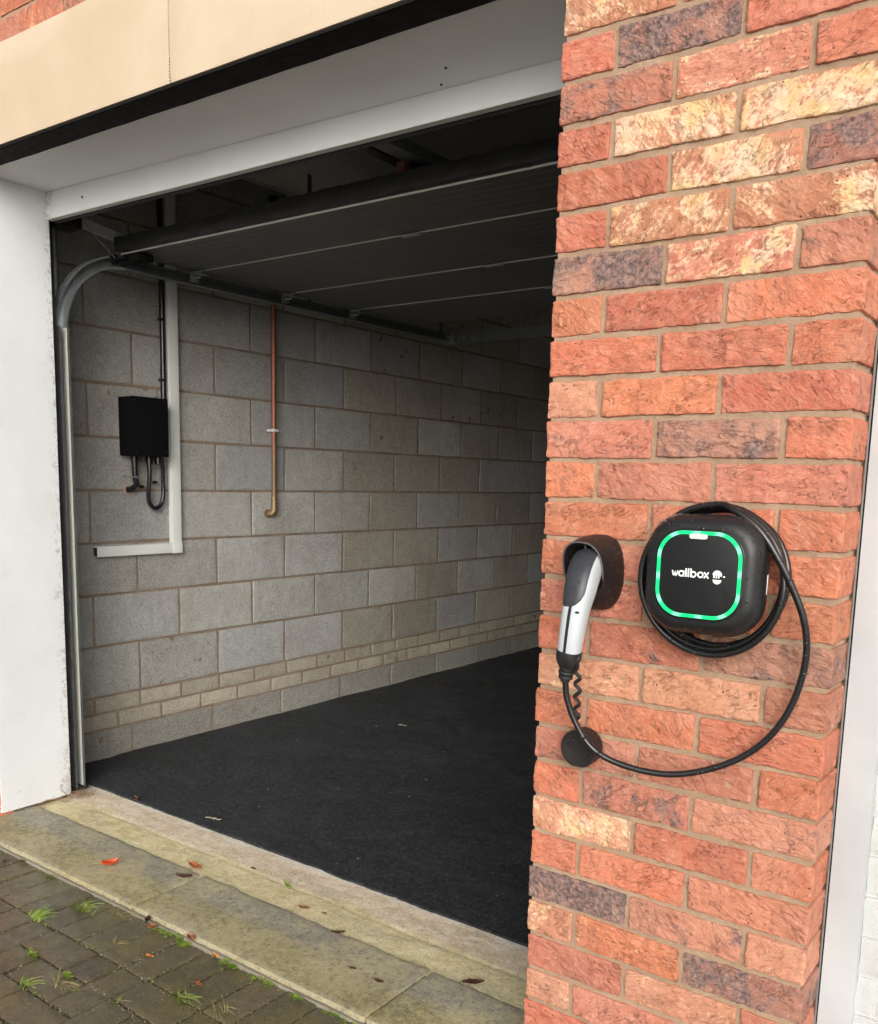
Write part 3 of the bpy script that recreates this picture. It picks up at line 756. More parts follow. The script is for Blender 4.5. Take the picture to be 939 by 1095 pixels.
for k in range(1, 4):
    y = edges[k]
    for x, sg in ((-2.235, 1), (0.0, -1)):
        s = Mesh(); s.box((x-.012, y-.03, ZD-.014), (x+.022, y+.03, ZD-.005), .002); s.box((x-.014, y-.03, ZD-.045), (x-.010, y+.012, ZD-.005), .001)
        s.tube([(x-.03, y-.01, ZD-.028), (x+.03, y-.01, ZD-.028)], .005, 10)
        s.tube([(x+.02, y-.012, ZD-.007), (x+.05, y-.012, ZD-.007)], .004, 8)
        for q in (-.018, .018): s.cyl((x+.005, y+q, ZD-.017), (x+.005, y+q, ZD-.013), .005, 8)
        s.build('hinge', MGALV, T)
    for xc in (-1.12,):
        s = Mesh(); s.box((xc-.045, y-.014, ZD-.009), (xc+.045, y+.012, ZD-.0046), .002); s.cyl((xc-.03, y, ZD-.012), (xc-.03, y, ZD-.008), .005, 8); s.cyl((xc+.03, y, ZD-.012), (xc+.03, y, ZD-.008), .005, 8); s.build('centre_hinge', MGALV, T)
for x in (-2.225, -.01):
    s = Mesh(); s.box((x-.025, .63, ZD-.03), (x+.07, .70, ZD-.0035), .003); s.tube([(x-.06, .615, ZD-.02), (x+.02, .615, ZD-.02)], .006, 10)
    s.cyl((x-.062, .615, ZD-.02), (x-.045, .615, ZD-.02), .018, 20)
    for q in (.02, .05): s.cyl((x+q, .665, ZD-.033), (x+q, .665, ZD-.029), .005, 8)
    s.build('roller_bracket', MSTEEL_BLK, T)

# ------------------------------------------------------------------ door tracks
def channel(mm, path, w, d, t=.0018, lip=.008):
    """C channel swept along a path in a YZ plane: path = list of (y, z); opens towards +x"""
    P = [Vector((0, y, z)) for y, z in path]
    rg = []
    for i, p in enumerate(P):
        Tn = (P[min(i+1, len(P)-1)]-P[max(i-1, 0)]).normalized(); Nn = Vector((0, -Tn.z, Tn.y))
        sec = [(d, w/2-lip), (d, w/2), (0, w/2), (0, -w/2), (d, -w/2), (d, -w/2+lip), (d-t, -w/2+lip), (d-t, -w/2+t), (t, -w/2+t), (t, w/2-t), (d-t, w/2-t), (d-t, w/2-lip)]
        rg.append([p+Nn*b2+Vector((a2, 0, 0)) for a2, b2 in sec])
    mm.rings(rg)
def make_track(x, mirror, label):
    T = thing('door_track', label, 'door track', (x, .4, -.15), 'tracks of the garage door')
    yv = .388; zc = 1.60; Rr = .275
    vert = [(yv, -.150), (yv, 1.2), (yv, zc)]
    curve = [(yv+Rr-Rr*math.cos(t), zc+Rr*math.sin(t)) for t in [R(90)*i/18 for i in range(19)]]
    zt = zc+Rr
    objs = []
    m = Mesh(); channel(m, vert, .040, .046); objs.append(m.build('vertical_track', MGALV_D, T))
    m = Mesh(); m.box((.003, yv+.0150, -.148), (.0455, yv+.0178, zc), .0006); objs.append(m.build('track_flange', MLIP, T))
    m = Mesh(); channel(m, curve, .046, .034); objs.append(m.build('curved_track', MGALV, T))
    m = Mesh(); channel(m, [(yv+Rr, zt), (1.6, zt+.004), (2.85, zt+.008)], .042, .032); objs.append(m.build('horizontal_track', MGALV_D, T))
    # flat angle fixed to the wall behind the frame, spring brace and cable
    m = Mesh(); m.box((-.055, yv-.065, -.15), (-.0505, yv+.045, 2.02), .001); m.box((-.0505, yv-.068, -.15), (.02, yv-.064, 2.02), .001)
    for z in [.1+.3*i for i in range(6)]:
        m.cyl((.005, yv-.060, z), (.005, yv-.064, z), .005, 8); m.cyl((.005, yv-.060, z-.07), (.005, yv-.064, z-.07), .005, 8)
    objs.append(m.build('wall_angle', MGALV_D, T))
    m = Mesh(); m.box((-.030, yv+.005, 1.5), (-.012, yv+.016, 2.0), .001); objs.append(m.build('upper_post', MGALV, T))
    m = Mesh(); P0, P1 = Vector((0.02, .46, 1.990)), Vector((0.02, .82, 1.938))
    d = (P1-P0).normalized(); nn_ = Vector((0, -d.z, d.y))*.017
    vs = [P0-nn_, P1-nn_, P1+nn_, P0+nn_]; vs = vs+[q+Vector((.018, 0, 0)) for q in vs]
    m.add(vs, [(0,1,2,3),(7,6,5,4),(0,4,5,1),(1,5,6,2),(2,6,7,3),(3,7,4,0)]); objs.append(m.build('brace', simple('brace_steel', (.42,.44,.45), .5, .2), T))
    m = Mesh(); m.box((-.03, .385, 1.955), (.05, .475, 2.0), .006); m.cyl((-.02, .44, 1.985), (.045, .44, 1.985), .03, 20); objs.append(m.build('pulley_housing', MRUB, T))
    m = Mesh(); m.tube([(.04, .47, 2.0), (.045, .612, ZD-.018)], .0022, 6); objs.append(m.build('lift_cable', MGALV, T))
    for y in (1.7, 2.75):
        m = Mesh(); m.box((-.004, y-.013, zt+.02), (-.001, y+.013, 2.4785), 0); objs.append(m.build('hanger_strap', MGALV_D, T))
    m = Mesh(); m.box((-.04, 2.80, zt-.018), (.05, 2.865, zt+.026), .003); m.cyl((.052, 2.82, zt+.004), (.058, 2.82, zt+.004), .012, 12); objs.append(m.build('end_bracket', MGALV, T))
    m = Mesh(); m.box((-.03, yv-.055, -.163), (.038, yv+.04, -.148), .004); objs.append(m.build('foot_block', MRUB, T))
    for o in objs:
        o.matrix_parent_inverse = Matrix(); o.location = (0, -.4, .15)
        if mirror: o.scale.x = -1
    return T
make_track(-2.315, False, 'left galvanised door track curving up beside the white jamb')
make_track(.075, True, 'right galvanised door track hidden behind the brick pier')
T = thing('cross_bar', 'dark steel bar joining the back ends of the door tracks', 'steel bar', (-1.1, 2.85, 1.88))
m = Mesh(); m.box((-2.26, 2.835, 1.855), (.03, 2.838, 1.915), 0); m.box((-2.26, 2.838, 1.912), (.03, 2.87, 1.915), 0); m.box((-2.26, 2.838, 1.855), (.03, 2.85, 1.858), 0)
m.build('angle_bar', MGALV_D, T)
m = Mesh()
for x in (-2.21, -2.15): m = Mesh(); m.cyl((x, 2.829, 1.885), (x, 2.835, 1.885), .008, 6); m.build('bolt', MGALV, T)
# opener rail
T = thing('opener_rail', 'dark ceiling rail of the door opener above the raised door', 'opener rail', (-.87, 1.6, 2.0))
m = Mesh(); m.box((-.885, .36, 1.995), (-.825, 3.1, 2.03), .003); m.build('rail', MGALV_D, T)
m = Mesh(); m.box((-.925, .36, 1.990), (-.888, 3.1, 2.012), .003); m.build('chain_channel', MRUB, T)
for y in (.45, 2.9): m = Mesh(); m.box((-.90, y, 2.031), (-.87, y+.003, 2.4785)); m.build('hanger', MGALV_D, T)
m = Mesh(); m.box((-.94, .3625, 1.97), (-.81, .368, 1.994)); m.build('header_bracket', MGALV_D, T)
m = Mesh(); m.box((-1.0, 3.1, 1.93), (-.72, 3.45, 2.10), .03); m.box((-.9, 3.2, 2.10), (-.88, 3.23, 2.4785)); m.build('motor_housing', MBLKBOX, T)
m = Mesh(); m.box((-.90, .62, ZD+.045), (-.87, .66, 1.992), .002); m.cyl((-.905, .64, 1.975), (-.865, .64, 1.975), .012, 12); m.build('release_arm', simple('rusty_arm', (.10,.03,.02), .7), T)

# ------------------------------------------------------------------ things on the block wall
WX = -2.6
T = thing('cable_trunking', 'white plastic cable trunking running down and along the block wall', 'trunking', (WX, 1.1, .74))
m = Mesh(); m.box((WX+.002, 1.078, .7655), (WX+.030, 1.128, 2.470), .002); m.build('upright', MTRK, T)
m = Mesh(); m.box((WX+.002, .690, .720), (WX+.030, 1.128, .7645), .002); m.build('horizontal_run', MTRK, T)
m = Mesh(); m.box((WX+.004, .6875, .7245), (WX+.028, .6897, .760)); m.build('open_end', MCAV, T)
m = Mesh(); m.box((WX+.0305, 1.0765, .7185), (WX+.0325, 1.1295, .768), .0008); m.build('corner_cover', MTRK, T)
T = thing('junction_box', 'black metal box on the block wall beside white trunking', 'electrical box', (WX, .92, 1.15))
m = Mesh(); m.box((WX+.003, .829, 1.152), (WX+.090, 1.010, 1.400), .003); m.build('enclosure', MBLKBOX, T)
m = Mesh(); m.box((WX+.0905, .8275, 1.1505), (WX+.102, 1.0115, 1.4015), .0035); m.build('lid', MBLKBOX, T)
for y, z in ((.845, 1.17), (.995, 1.17), (.845, 1.385), (.995, 1.385)): m = Mesh(); m.cyl((WX+.102, y, z), (WX+.104, y, z), .005, 10); m.build('screw', MBLKC, T)
def gland(y):
    m = Mesh(); m.cyl((WX+.05, y, 1.152), (WX+.05, y, 1.135), .017, 12); m.cyl((WX+.05, y, 1.135), (WX+.05, y, 1.120), .014, 12); m.build('gland', MBLKC, T)
for y in (.870, .945, .992): gland(y)
T = thing('black_conduit', 'short black flexible conduit bending into the wall under the black box', 'conduit', (WX, .87, 1.02))
m = Mesh(); m.tube([(WX+.05, .870, 1.125), (WX+.05, .872, 1.06), (WX+.045, .880, 1.03), (WX+.02, .874, 1.010), (WX+.0, .866, 1.005)], .0125, 14, smoothn=8); m.build('hose', MBLKC, T)
m = Mesh(); m.tube([(WX+.062, .855, 1.062), (WX+.066, .880, 1.060), (WX+.05, .893, 1.06)], .0035, 8, smoothn=4); m.tube([(WX+.01, .835, 1.066), (WX+.03, .845, 1.064), (WX+.062, .858, 1.062)], .003, 8, smoothn=4); m.build('clip', MGALV, T)
m = Mesh(); m.tube([(WX+.0045, .853+.02*math.cos(t)*1.0+.015, 1.005+.02*math.sin(t)) for t in [2*math.pi*i/16 for i in range(17)]], .0035, 6); m.build('hole_rim', simple('broken_mortar', (.42,.28,.2), .9), T)
T = thing('cable_loop', 'black cable looping down from the black box and up the block wall', 'cable', (WX, .99, .92))
m = Mesh(); m.tube([(WX+.05, .945, 1.125), (WX+.05, .945, 1.06), (WX+.04, .944, .985), (WX+.035, .955, .945), (WX+.03, .985, .925), (WX+.03, 1.015, .94), (WX+.03, 1.03, .985), (WX+.03, 1.03, 1.05), (WX+.04, 1.02, 1.13), (WX+.04, 1.0, 1.16)], .0095, 12, smoothn=8)
m.build('lower_loop', MBLKC, T)
m = Mesh()
m.tube([(WX+.018, 1.052, 1.395), (WX+.014, 1.056, 1.6), (WX+.014, 1.056, 2.0), (WX+.014, 1.052, 2.46)], .0125, 12, smoothn=8); m.build('riser', MBLKC, T)
for z, y in ((1.49, 1.045), (1.75, 1.045), (2.1, 1.045), (1.04, .998), (1.02, .93)):
    m = Mesh(); m.box((WX+.002, y-.008, z-.006), (WX+.03, y+.004, z+.006), .003); m.build('cable_clip', MBLKC, T)
T = thing('copper_pipe', 'upright copper pipe with brass elbow clipped to the block wall', 'pipe', (WX, 1.73, .9))
m = Mesh(); m.cyl((WX+.035, 1.700, .935), (WX+.035, 1.700, 1.985), .0125, 16); m.build('pipe', MCOP, T)
m = Mesh(); m.cyl((WX+.035, 1.700, .915), (WX+.035, 1.700, .975), .0155, 16); m.tube([(WX+.035, 1.700, .93), (WX+.035, 1.699, .905), (WX+.03, 1.692, .893), (WX+.018, 1.686, .890), (WX, 1.684, .890)], .0150, 14, smoothn=6)
m.cyl((WX+.001, 1.684, .890), (WX+.012, 1.684, .890), .021, 18); m.build('elbow', MBRASS, T)
m = Mesh(); m.box((WX+.003, 1.680, 1.300), (WX+.050, 1.722, 1.312), .003); m.cyl((WX+.035, 1.700, 1.298), (WX+.035, 1.700, 1.314), .014, 16); m.build('pipe_clip', MTRK, T)
T = thing('wall_hook', 'small dark bracket high on the block wall near the ceiling', 'bracket', (WX, 1.8, 2.35))
m = Mesh(); m.box((WX+.002, 1.70, 2.0), (WX+.03, 1.745, 2.43), .004); m.build('upright', MRUB, T)

# ------------------------------------------------------------------ EV charger
def rr(cx, cz, h, rad, y, n=12, hz_=None):
    hz_ = hz_ or h; pts = []
    for q, (sx, sz) in enumerate(((1, 1), (-1, 1), (-1, -1), (1, -1))):
        for i in range(n+1):
            t = R(90)*(q+i/n); pts.append(Vector((cx+sx*(h-rad)+rad*math.cos(t), y, cz+sz*(hz_-rad)+rad*math.sin(t))))
    return pts
T = thing('ev_charger', 'square black electric car charger with glowing green ring on the brick pier', 'car charger', (.357, 0, .93))
m = Mesh()
CX, CZ = .356, .931
secs = [(.004, .060, .04), (-.022, .062, .045), (-.024, .083, .05), (-.036, .0925, .056), (-.052, .0985, .060), (-.068, .1005, .062), (-.082, .0995, .061), (-.092, .0965, .060), (-.100, .091, .057), (-.1045, .085, .053), (-.1065, .0795, .050)]
m.rings([rr(CX+.0015*i/10, CZ+.0035*i/10, h, rd, y, 14) for i, (y, h, rd) in enumerate(secs)], True); m.build('body', MCHG, T)
FX, FZ = .358, .9355
m = Mesh(); m.rings([rr(FX, FZ, .0755, .047, -.1060, 14), rr(FX, FZ, .0745, .046, -.1078, 14), rr(FX, FZ, .0735, .0455, -.1082, 14)], True); m.build('front_panel', MCHF, T)
m = Mesh()
o1 = rr(FX, FZ, .0715, .0445, -.1086, 16); o2 = rr(FX, FZ, .0715, .0445, -.1097, 16); i2 = rr(FX, FZ, .0658, .0395, -.1097, 16); i1 = rr(FX, FZ, .0658, .0395, -.1086, 16)
m.rings([o1, o2, i2, i1], False); m.build('light_ring', MRING, T)
m = Mesh(); m.rings([rr(FX-.003, FZ+.0630, .0155, .004, -.1088, 6, .0045), rr(FX-.003, FZ+.0630, .015, .004, -.1100, 6, .0042)], True); m.build('status_window', simple('pale_sensor_window', (.55,.58,.56), .3), T)
m = Mesh(); m.box((.4562, -.0612, .908), (.4571, -.0595, .940), .0003); m.build('side_mark', MWHITE, T)
# lettering drawn with round-ended strokes
def stroke(mm, pts, wd, y, closed=False):
    P = [Vector((p[0], 0, p[1])) for p in pts]; n = len(P)
    L_, R_ = [], []
    for i in range(n):
        if closed: t = P[(i+1) % n]-P[i-1]
        else: t = P[min(i+1, n-1)]-P[max(i-1, 0)]
        t.normalize(); nn_ = Vector((-t.z, 0, t.x))*wd/2
        L_.append(P[i]+nn_); R_.append(P[i]-nn_)
    top = [q+Vector((0, y, 0)) for q in L_+R_]; k = n if closed else n-1
    mm.add(top, [(i, (i+1) % n, n+(i+1) % n, n+i) for i in range(k)])
def circ(cx, cz, r, n=20, a0=0, a1=360): return [(cx+r*math.cos(R(a0+(a1-a0)*i/n)), cz+r*math.sin(R(a0+(a1-a0)*i/n))) for i in range(n+(0 if a1-a0 == 360 else 1))]
m = Mesh(); LX, LZ, s = FX-.0440, FZ-.0045, .0100; W_ = .0026; y = -.1087; x = LX; rad = s/2-W_/2+.0004
sw = [(x, LZ+s-W_*.2), (x+.0016, LZ+.0025), (x+.0026, LZ+W_/2-.0002), (x+.0038, LZ+.0025), (x+.0047, LZ+s-W_*.6), (x+.0056, LZ+.0025), (x+.0068, LZ+W_/2-.0002), (x+.0078, LZ+.0025), (x+.0094, LZ+s-W_*.2)]
stroke(m, sw, W_*.82, y); x += .0116
def bowl(cx): stroke(m, circ(cx+rad, LZ+s/2, rad, 22), W_, y, True)
bowl(x); stroke(m, [(x+2*rad, LZ), (x+2*rad, LZ+s)], W_, y-.0001); x += 2*rad+W_*1.55
for _ in range(2): stroke(m, [(x, LZ), (x, LZ+s*1.42)], W_, y-.0001); x += W_*1.6
x += .0002; stroke(m, [(x, LZ), (x, LZ+s*1.42)], W_, y-.0001); bowl(x); x += 2*rad+W_*1.45
bowl(x); x += 2*rad+W_*.75
stroke(m, [(x, LZ), (x+.0075, LZ+s)], W_*.95, y-.0001); stroke(m, [(x, LZ+s), (x+.0075, LZ)], W_*.95, y-.0002)
m.build('lettering', MWHITE, T)
m = Mesh(); ex, ez = FX+.0325, FZ+.002
cap = circ(ex, ez, .0078, 20, 0, 180); m.add([(p[0], y, p[1]) for p in cap], [tuple(range(len(cap)))])
for dx in (-.0052, -.0012, .0028): stroke(m, [(ex+dx, ez+.0002), (ex+dx, ez-.0048)], .0024, y-.0001)
stroke(m, [(ex+.0064, ez+.0002), (ex+.0064, ez-.0018)], .0024, y-.0001)
sm = circ(ex, ez-.0075, .0072, 16, 180, 360); m.add([(p[0], y, p[1]) for p in sm], [tuple(range(len(sm)))])
stroke(m, [(ex+.0098, ez-.0018), (ex+.0128, ez-.0018)], .0022, y)
m.build('emblem', MWHITE, T)

# ------------------------------------------------------------------ holster on the wall
T = thing('plug_holster', 'dark hooded plug holster screwed to the brick left of the charger', 'holster', (.128, 0, .915))
m = Mesh()
def oval(cx, cz, hx, hz_, y, tilt=0., n=40, ex=2.5, botcut=1.):
    pts = []
    for i in range(n):
        t = 2*math.pi*i/n; c_, s_ = math.cos(t), math.sin(t)
        x = hx*math.copysign(abs(c_)**(2/ex), c_); z = hz_*math.copysign(abs(s_)**(2/ex), s_)
        if z < 0: z *= botcut
        pts.append(Vector((cx+x, y-tilt*(z/hz_), cz+z)))
    return pts
out = [oval(.128, .915, .047, .0700, .004), oval(.128, .915, .0495, .0715, -.004), oval(.128, .9155, .0490, .071, -.012), oval(.1275, .9175, .0470, .068, -.028, .004), oval(.127, .921, .0440, .0615, -.045, .010), oval(.1265, .9250, .0418, .0530, -.060, .014), oval(.126, .9265, .0410, .0490, -.0675, .015)]
inn = [oval(.126, .9265, .0385, .0465, -.0675, .015), oval(.1265, .924, .0375, .045, -.055, .014), oval(.127, .920, .034, .042, -.020, .005)]
m.rings(out+inn, True); m.build('hood', MHOL, T)
m = Mesh(); rim = oval(.126, .9265, .0398, .0478, -.0682, .015); m.tube([q for q in rim[-2:]+rim[:23]], .0016, 8); m.build('rim', simple('worn_rim', (.09,.09,.09), .35), T)

# ------------------------------------------------------------------ plug, cable, cap
T = thing('charging_plug', 'grey and white charging plug with black cable coiled round the charger', 'charging cable', (.13, -.1, .74))
loops = []
ang0 = 250
nL = 3.45
steps = int(nL*40)
for i in range(steps+1):
    t = i/steps; a_ = R(ang0-360*nL*t)
    ra = .1145+.012*t+.0035*math.sin(a_*1.3+1)
    yy = -.016-.044*t+.004*math.sin(a_*2.1)
    loops.append((CX+.004+ra*math.cos(a_)*.99, yy, .924+ra*math.sin(a_)*1.01))
hang = [(.396, -.070, 1.043), (.439, -.072, 1.014), (.470, -.066, .971), (.496, -.055, .92), (.515, -.045, .868), (.520, -.035, .815), (.512, -.030, .760), (.494, -.028, .706), (.464, -.030, .657), (.421, -.035, .617), (.367, -.045, .588), (.311, -.056, .572), (.253, -.068, .572), (.199, -.079, .584), (.165, -.088, .606), (.140, -.096, .645), (.1245, -.103, .688), (.1215, -.108, .730)]
le = loops[-1]; a_end = (ang0-360*nL) % 360
m = Mesh(); path = [Vector(p) for p in loops]; 
conn = []
# carry the last turn on over the top of the coil and out into the hanging loop
aa = a_end
target = 84
while (aa-target) % 360 > 6 and len(conn) < 60:
    aa = (aa-9) % 360; k_ = len(conn); conn.append((CX+.004+.1275*math.cos(R(aa)), -.060-.0006*min(k_, 14), .924+.1275*math.sin(R(aa))))
m.tube(catmull(list(loops)[::3]+conn[1::2]+hang, 7), .0058, 14); m.build('cable', MCAB, T)
# handle
hp = catmull([(.127, -.030, .928), (.134, -.062, .934), (.1415, -.092, .915), (.1425, -.108, .880), (.140, -.116, .845), (.1355, -.117, .805), (.131, -.115, .775)], 10)
def hsize(t):
    w2 = .0240+.0035*math.sin(min(1, t/.55)*math.pi)-.0035*max(0, t-.5)*2; d2 = .0250+.004*math.sin(min(1, t/.6)*math.pi)-.005*max(0, t-.45)*2
    return w2, d2
def hframe(i):
    Tn = (hp[min(i+1, len(hp)-1)]-hp[max(i-1, 0)]).normalized(); X = Vector((1, 0, 0)); X = (X-Tn*X.dot(Tn)).normalized(); F = Tn.cross(X)
    if F.y > 0: F = -F
    if F.length < .1: F = Vector((0, -1, 0))
    return Tn, X, F
def hpt(i, ang, off=0., ex=2.6):
    t = i/(len(hp)-1); Tn, X, F = hframe(i); w2, d2 = hsize(t); c_, s_ = math.sin(ang), math.cos(ang)   # ang 0 = outward (front)
    x = (w2+off)*math.copysign(abs(c_)**(2/ex), c_); f = (d2+off)*math.copysign(abs(s_)**(2/ex), s_)
    return hp[i]+X*x+F*f
m = Mesh(); n = 36
# top of the head faces up/out: keep the frame continuous by forcing F away from the wall or upwards
def hframe(i):
    Tn = (hp[min(i+1, len(hp)-1)]-hp[max(i-1, 0)]).normalized(); X = Vector((1, 0, 0)); X = (X-Tn*X.dot(Tn)).normalized(); F = X.cross(Tn)
    return Tn, X, (F if F.dot(Vector((0, -.6, .8))) > 0 or F.y < 0 else -F)
m.rings([[hpt(i, 2*math.pi*k/n) for k in range(n)] for i in range(len(hp))]); handle = m.build('handle', MWPL, T)
m = Mesh(); na = 28; NI = int(len(hp)*.62)
def send(u):  # rounded tongue end
    a_ = (u-.5)*2; return NI*(.74+.26*math.sqrt(max(0, 1-a_*a_)))
rows = []
for j in range(26):
    row = []
    for k in range(na+1):
        u = k/na; ang = R(-100+152*u); ii = send(u)*j/25; i0 = int(ii); fr = ii-i0
        e = .0016 if (j < 25 and 0 < k < na) else -.001
        row.append(hpt(i0, ang, e).lerp(hpt(min(i0+1, len(hp)-1), ang, e), fr))
    rows.append(row)
m.add([p for r_ in rows for p in r_], [(j*(na+1)+k, j*(na+1)+k+1, (j+1)*(na+1)+k+1, (j+1)*(na+1)+k) for j in range(25) for k in range(na)]); m.build('grip_cover', MGRIP, T)
m = Mesh(); i0 = NI-2
m.grid(lambda u, v: hpt(int(round(i0+(len(hp)-1-i0)*v)), R(-4+8*u), .0007), 2, len(hp)-1-i0); m.build('seam', MRUB, handle)
m = Mesh(); m.grid(lambda u, v: hpt(int(round(22+(len(hp)-23)*v)), R(116+9*u), .0010), 2, len(hp)-23); m.build('rear_seam', MRUB, handle)
m = Mesh()
p = hpt(int(NI*1.04), R(30), .0005); bm = bmesh.new(); bmesh.ops.create_uvsphere(bm, u_segments=10, v_segments=6, radius=.0032)
for v in bm.verts: v.co = Vector((v.co.x*1.4, v.co.y, v.co.z*.7))+p
m.bm(bm); m.build('notch', MRUB, handle)
m = Mesh()
pr_ = hpt(9, 0, .002); m.tube([pr_+Vector((.0085*math.cos(t), 0, .0055*math.sin(t)+.002)) for t in [2*math.pi*i/20 for i in range(21)]], .0012, 6); m.build('lock_ring', MCHROME, T)
# collar and strain relief below the handle
m = Mesh(); base = hp[-1]; dirv = (hp[-1]-hp[-4]).normalized()
Xv = (Vector((1, 0, 0))-dirv*dirv.x).normalized(); Fv = Xv.cross(dirv)
def sring(p, a_, b_, n=28, ex=2.5):
    return [p+Xv*a_*math.copysign(abs(math.cos(t))**(2/ex), math.cos(t))+Fv*b_*math.copysign(abs(math.sin(t))**(2/ex), math.sin(t)) for t in [2*math.pi*i/n for i in range(n)]]
m.rings([sring(base-dirv*.006, .0218, .0218), sring(base+dirv*.004, .0222, .0220), sring(base+dirv*.014, .0205, .0200), sring(base+dirv*.022, .0165, .016), sring(base+dirv*.026, .0140, .0135)]); m.build('collar', MRUB, T)
m = Mesh(); q0 = base+dirv*.024
for k, (r_, l) in enumerate(((.0140, .006), (.0118, .003), (.0145, .006), (.0115, .003), (.0132, .006), (.0085, .006))):
    q1 = q0+dirv*l; m.rings([sring(q0, r_*.94, r_*.94, 20, 2), sring(q0+dirv*.001, r_, r_, 20, 2), sring(q1-dirv*.001, r_, r_, 20, 2), sring(q1, r_*.94, r_*.94, 20, 2)]); q0 = q1
m.build('strain_relief', MRUB, T)
# wavy tether and dust cap
m = Mesh()
A = base+Vector((.018, -.004, -.012)); B = Vector((.131, -.070, .628)); pts = []
for i in range(81):
    t = i/80; p = A.lerp(B, t); p.x += .0052*math.sin(t*2*math.pi*5.2)*min(1, t*6)*min(1, (1-t)*6); p.y += .003*math.sin(t*5); pts.append(p)
for i in range(len(pts)-1): pass
m.tube(pts, .0036, 8); m.tube([base+Vector((.014, 0, -.004)), A+Vector((.004, 0, .006)), A], .005, 8, smoothn=4); m.build('tether', MRUB, T)
m = Mesh()
def disc(y, r_, n=48): return [Vector((.1235+r_*math.cos(t), y, max(.580+r_*math.sin(t), .580-.035))) for t in [2*math.pi*i/n for i in range(n)]]
m.rings([disc(-.014, .033), disc(-.016, .036), disc(-.046, .0372), disc(-.0495, .0365), disc(-.0505, .034), disc(-.0500, .0325)]); m.build('dust_cap', MHOL, T)
# a few real drops on the upper faces
def dropmesh(name, pts, parent):
    m = Mesh()
    for p, n_, r_ in pts:
        bm = bmesh.new(); bmesh.ops.create_icosphere(bm, subdivisions=2, radius=1); q = n_.to_track_quat('Z', 'Y').to_matrix()
        for v in bm.verts: v.co = p+q @ Vector((v.co.x*r_, v.co.y*r_, v.co.z*r_*.45))
        m.bm(bm)
    N = NB('water'); N.out((1,1,1), .02); N.p.inputs['Transmission Weight'].default_value = 1; N.p.inputs['IOR'].default_value = 1.33
    o = m.build(name, N.m, parent); o['kind'] = 'stuff'; return o
ch = bpy.data.objects['ev_charger']; pts = []
for k in range(190):
    x = CX+random.uniform(-.080, .080); t = random.random()
    yy = -.072-.034*t; sec = next(i for i in range(len(secs)-1) if secs[i+1][0] <= yy); f_ = (secs[sec][0]-yy)/(secs[sec][0]-secs[sec+1][0]); h = secs[sec][1]+(secs[sec+1][1]-secs[sec][1])*f_
    rd = .058; dx = max(0, abs(x-CX)-(h-rd)); z = CZ+.002+h-rd+math.sqrt(max(0, rd*rd-dx*dx))
    pts.append((Vector((x, yy, z)), Vector((0, -.4-.6*t, .8)).normalized(), random.uniform(.0007, .0022)))
dropmesh('water_drops', pts, ch)

# ------------------------------------------------------------------ leaves, twigs, weeds
def leaf(x, y, z, L, W_, mat, rz, label, curl=.15, stem=.3):
    T = thing('fallen_leaf', label, 'leaf', (x, y, z), 'fallen leaves')
    m = Mesh(); nu, nv = 14, 8; ca_, sa_ = math.cos(rz), math.sin(rz)
    sd = random.random()*30
    def P(u, v):
        a_ = u*L-L/2; wd = W_/2*math.sin(math.pi*min(1, u*.97+.015))**.75*(1-.25*u); b2 = (v-.5)*2*wd*(1+.12*math.sin(u*24))
        zz = abs(v-.5)*2*W_*curl+L*curl*.35*(u-.5)**2*4+.002+nz(u*4+sd, v*4, 0)*W_*.12
        return Vector((x+a_*ca_-b2*sa_, y+a_*sa_+b2*ca_, z+max(.0008, zz)))
    vs = [P(i/nu, j/nv) for j in range(nv+1) for i in range(nu+1)]
    fs = [(j*(nu+1)+i, j*(nu+1)+i+1, (j+1)*(nu+1)+i+1, (j+1)*(nu+1)+i) for j in range(nv) for i in range(nu)]
    k = len(vs); vs2 = [q-Vector((0, 0, .0005)) for q in vs]; m.add(vs, fs); m.add(vs2, [f[::-1] for f in fs]); m.build('blade', mat, T)
    m = Mesh(); m.tube([P(i/10*.9, .5)+Vector((0, 0, .0006)) for i in range(11)], lambda t: .0007*(1-t*.6), 6)
    m.tube([P(0, .5), P(0, .5)+Vector((-ca_*L*stem*.5, -sa_*L*stem*.5, .002)), P(0, .5)+Vector((-ca_*L*stem, -sa_*L*stem, -.001))], .0007, 6); m.build('vein', ML_DARK, T)
zs = -.1655
leaf(-1.561, .045, zs+.006, .052, .034, ML_RED, 1.2, 'bright red leaf standing out on the greenish slab near the white jamb', .35, .8)
leaf(-1.355, .216, zs, .068, .030, ML_RUST, -.1, 'largest rusty red leaf lying where slab meets yellow concrete')
leaf(-1.318, .143, zs, .052, .024, ML_DARK, .5, 'curled dark brown leaf just below the rusty red leaf', .3)
leaf(-1.024, .303, zs+.002, .050, .014, ML_GRN, -.35, 'slim green leaf on the yellow concrete threshold', .2, .1)
leaf(-.885, .233, zs, .036, .019, ML_BRN, .3, 'reddish brown leaf on the threshold below the slim green leaf')
leaf(-.815, .245, zs, .016, .007, ML_DARK, .2, 'tiny dark leaf fragment right of the reddish brown leaf', .2, .2)
leaf(-.705, .186, zs, .036, .014, ML_DARK, .7, 'small dark brown leaf tilted on the slab edge under the mat', .3, .1)
leaf(-.551, .072, zs, .022, .009, ML_DARK, .25, 'small curled brown leaf left of a longer one on the third slab', .3, .4)
leaf(-.459, .068, zs, .030, .014, ML_DARK, .1, 'dark leaf with short stalk near the joint of the last slab', .2, .3)
leaf(-.272, .213, zs, .056, .026, ML_DARK, .75, 'large nearly black leaf closest to the foot of the brick pier', .12, .15)
leaf(-1.197, .319, zs+.003, .022, .012, ML_DARK, .1, 'small dark leaf scrap on concrete left of the green leaf', .15, .1)
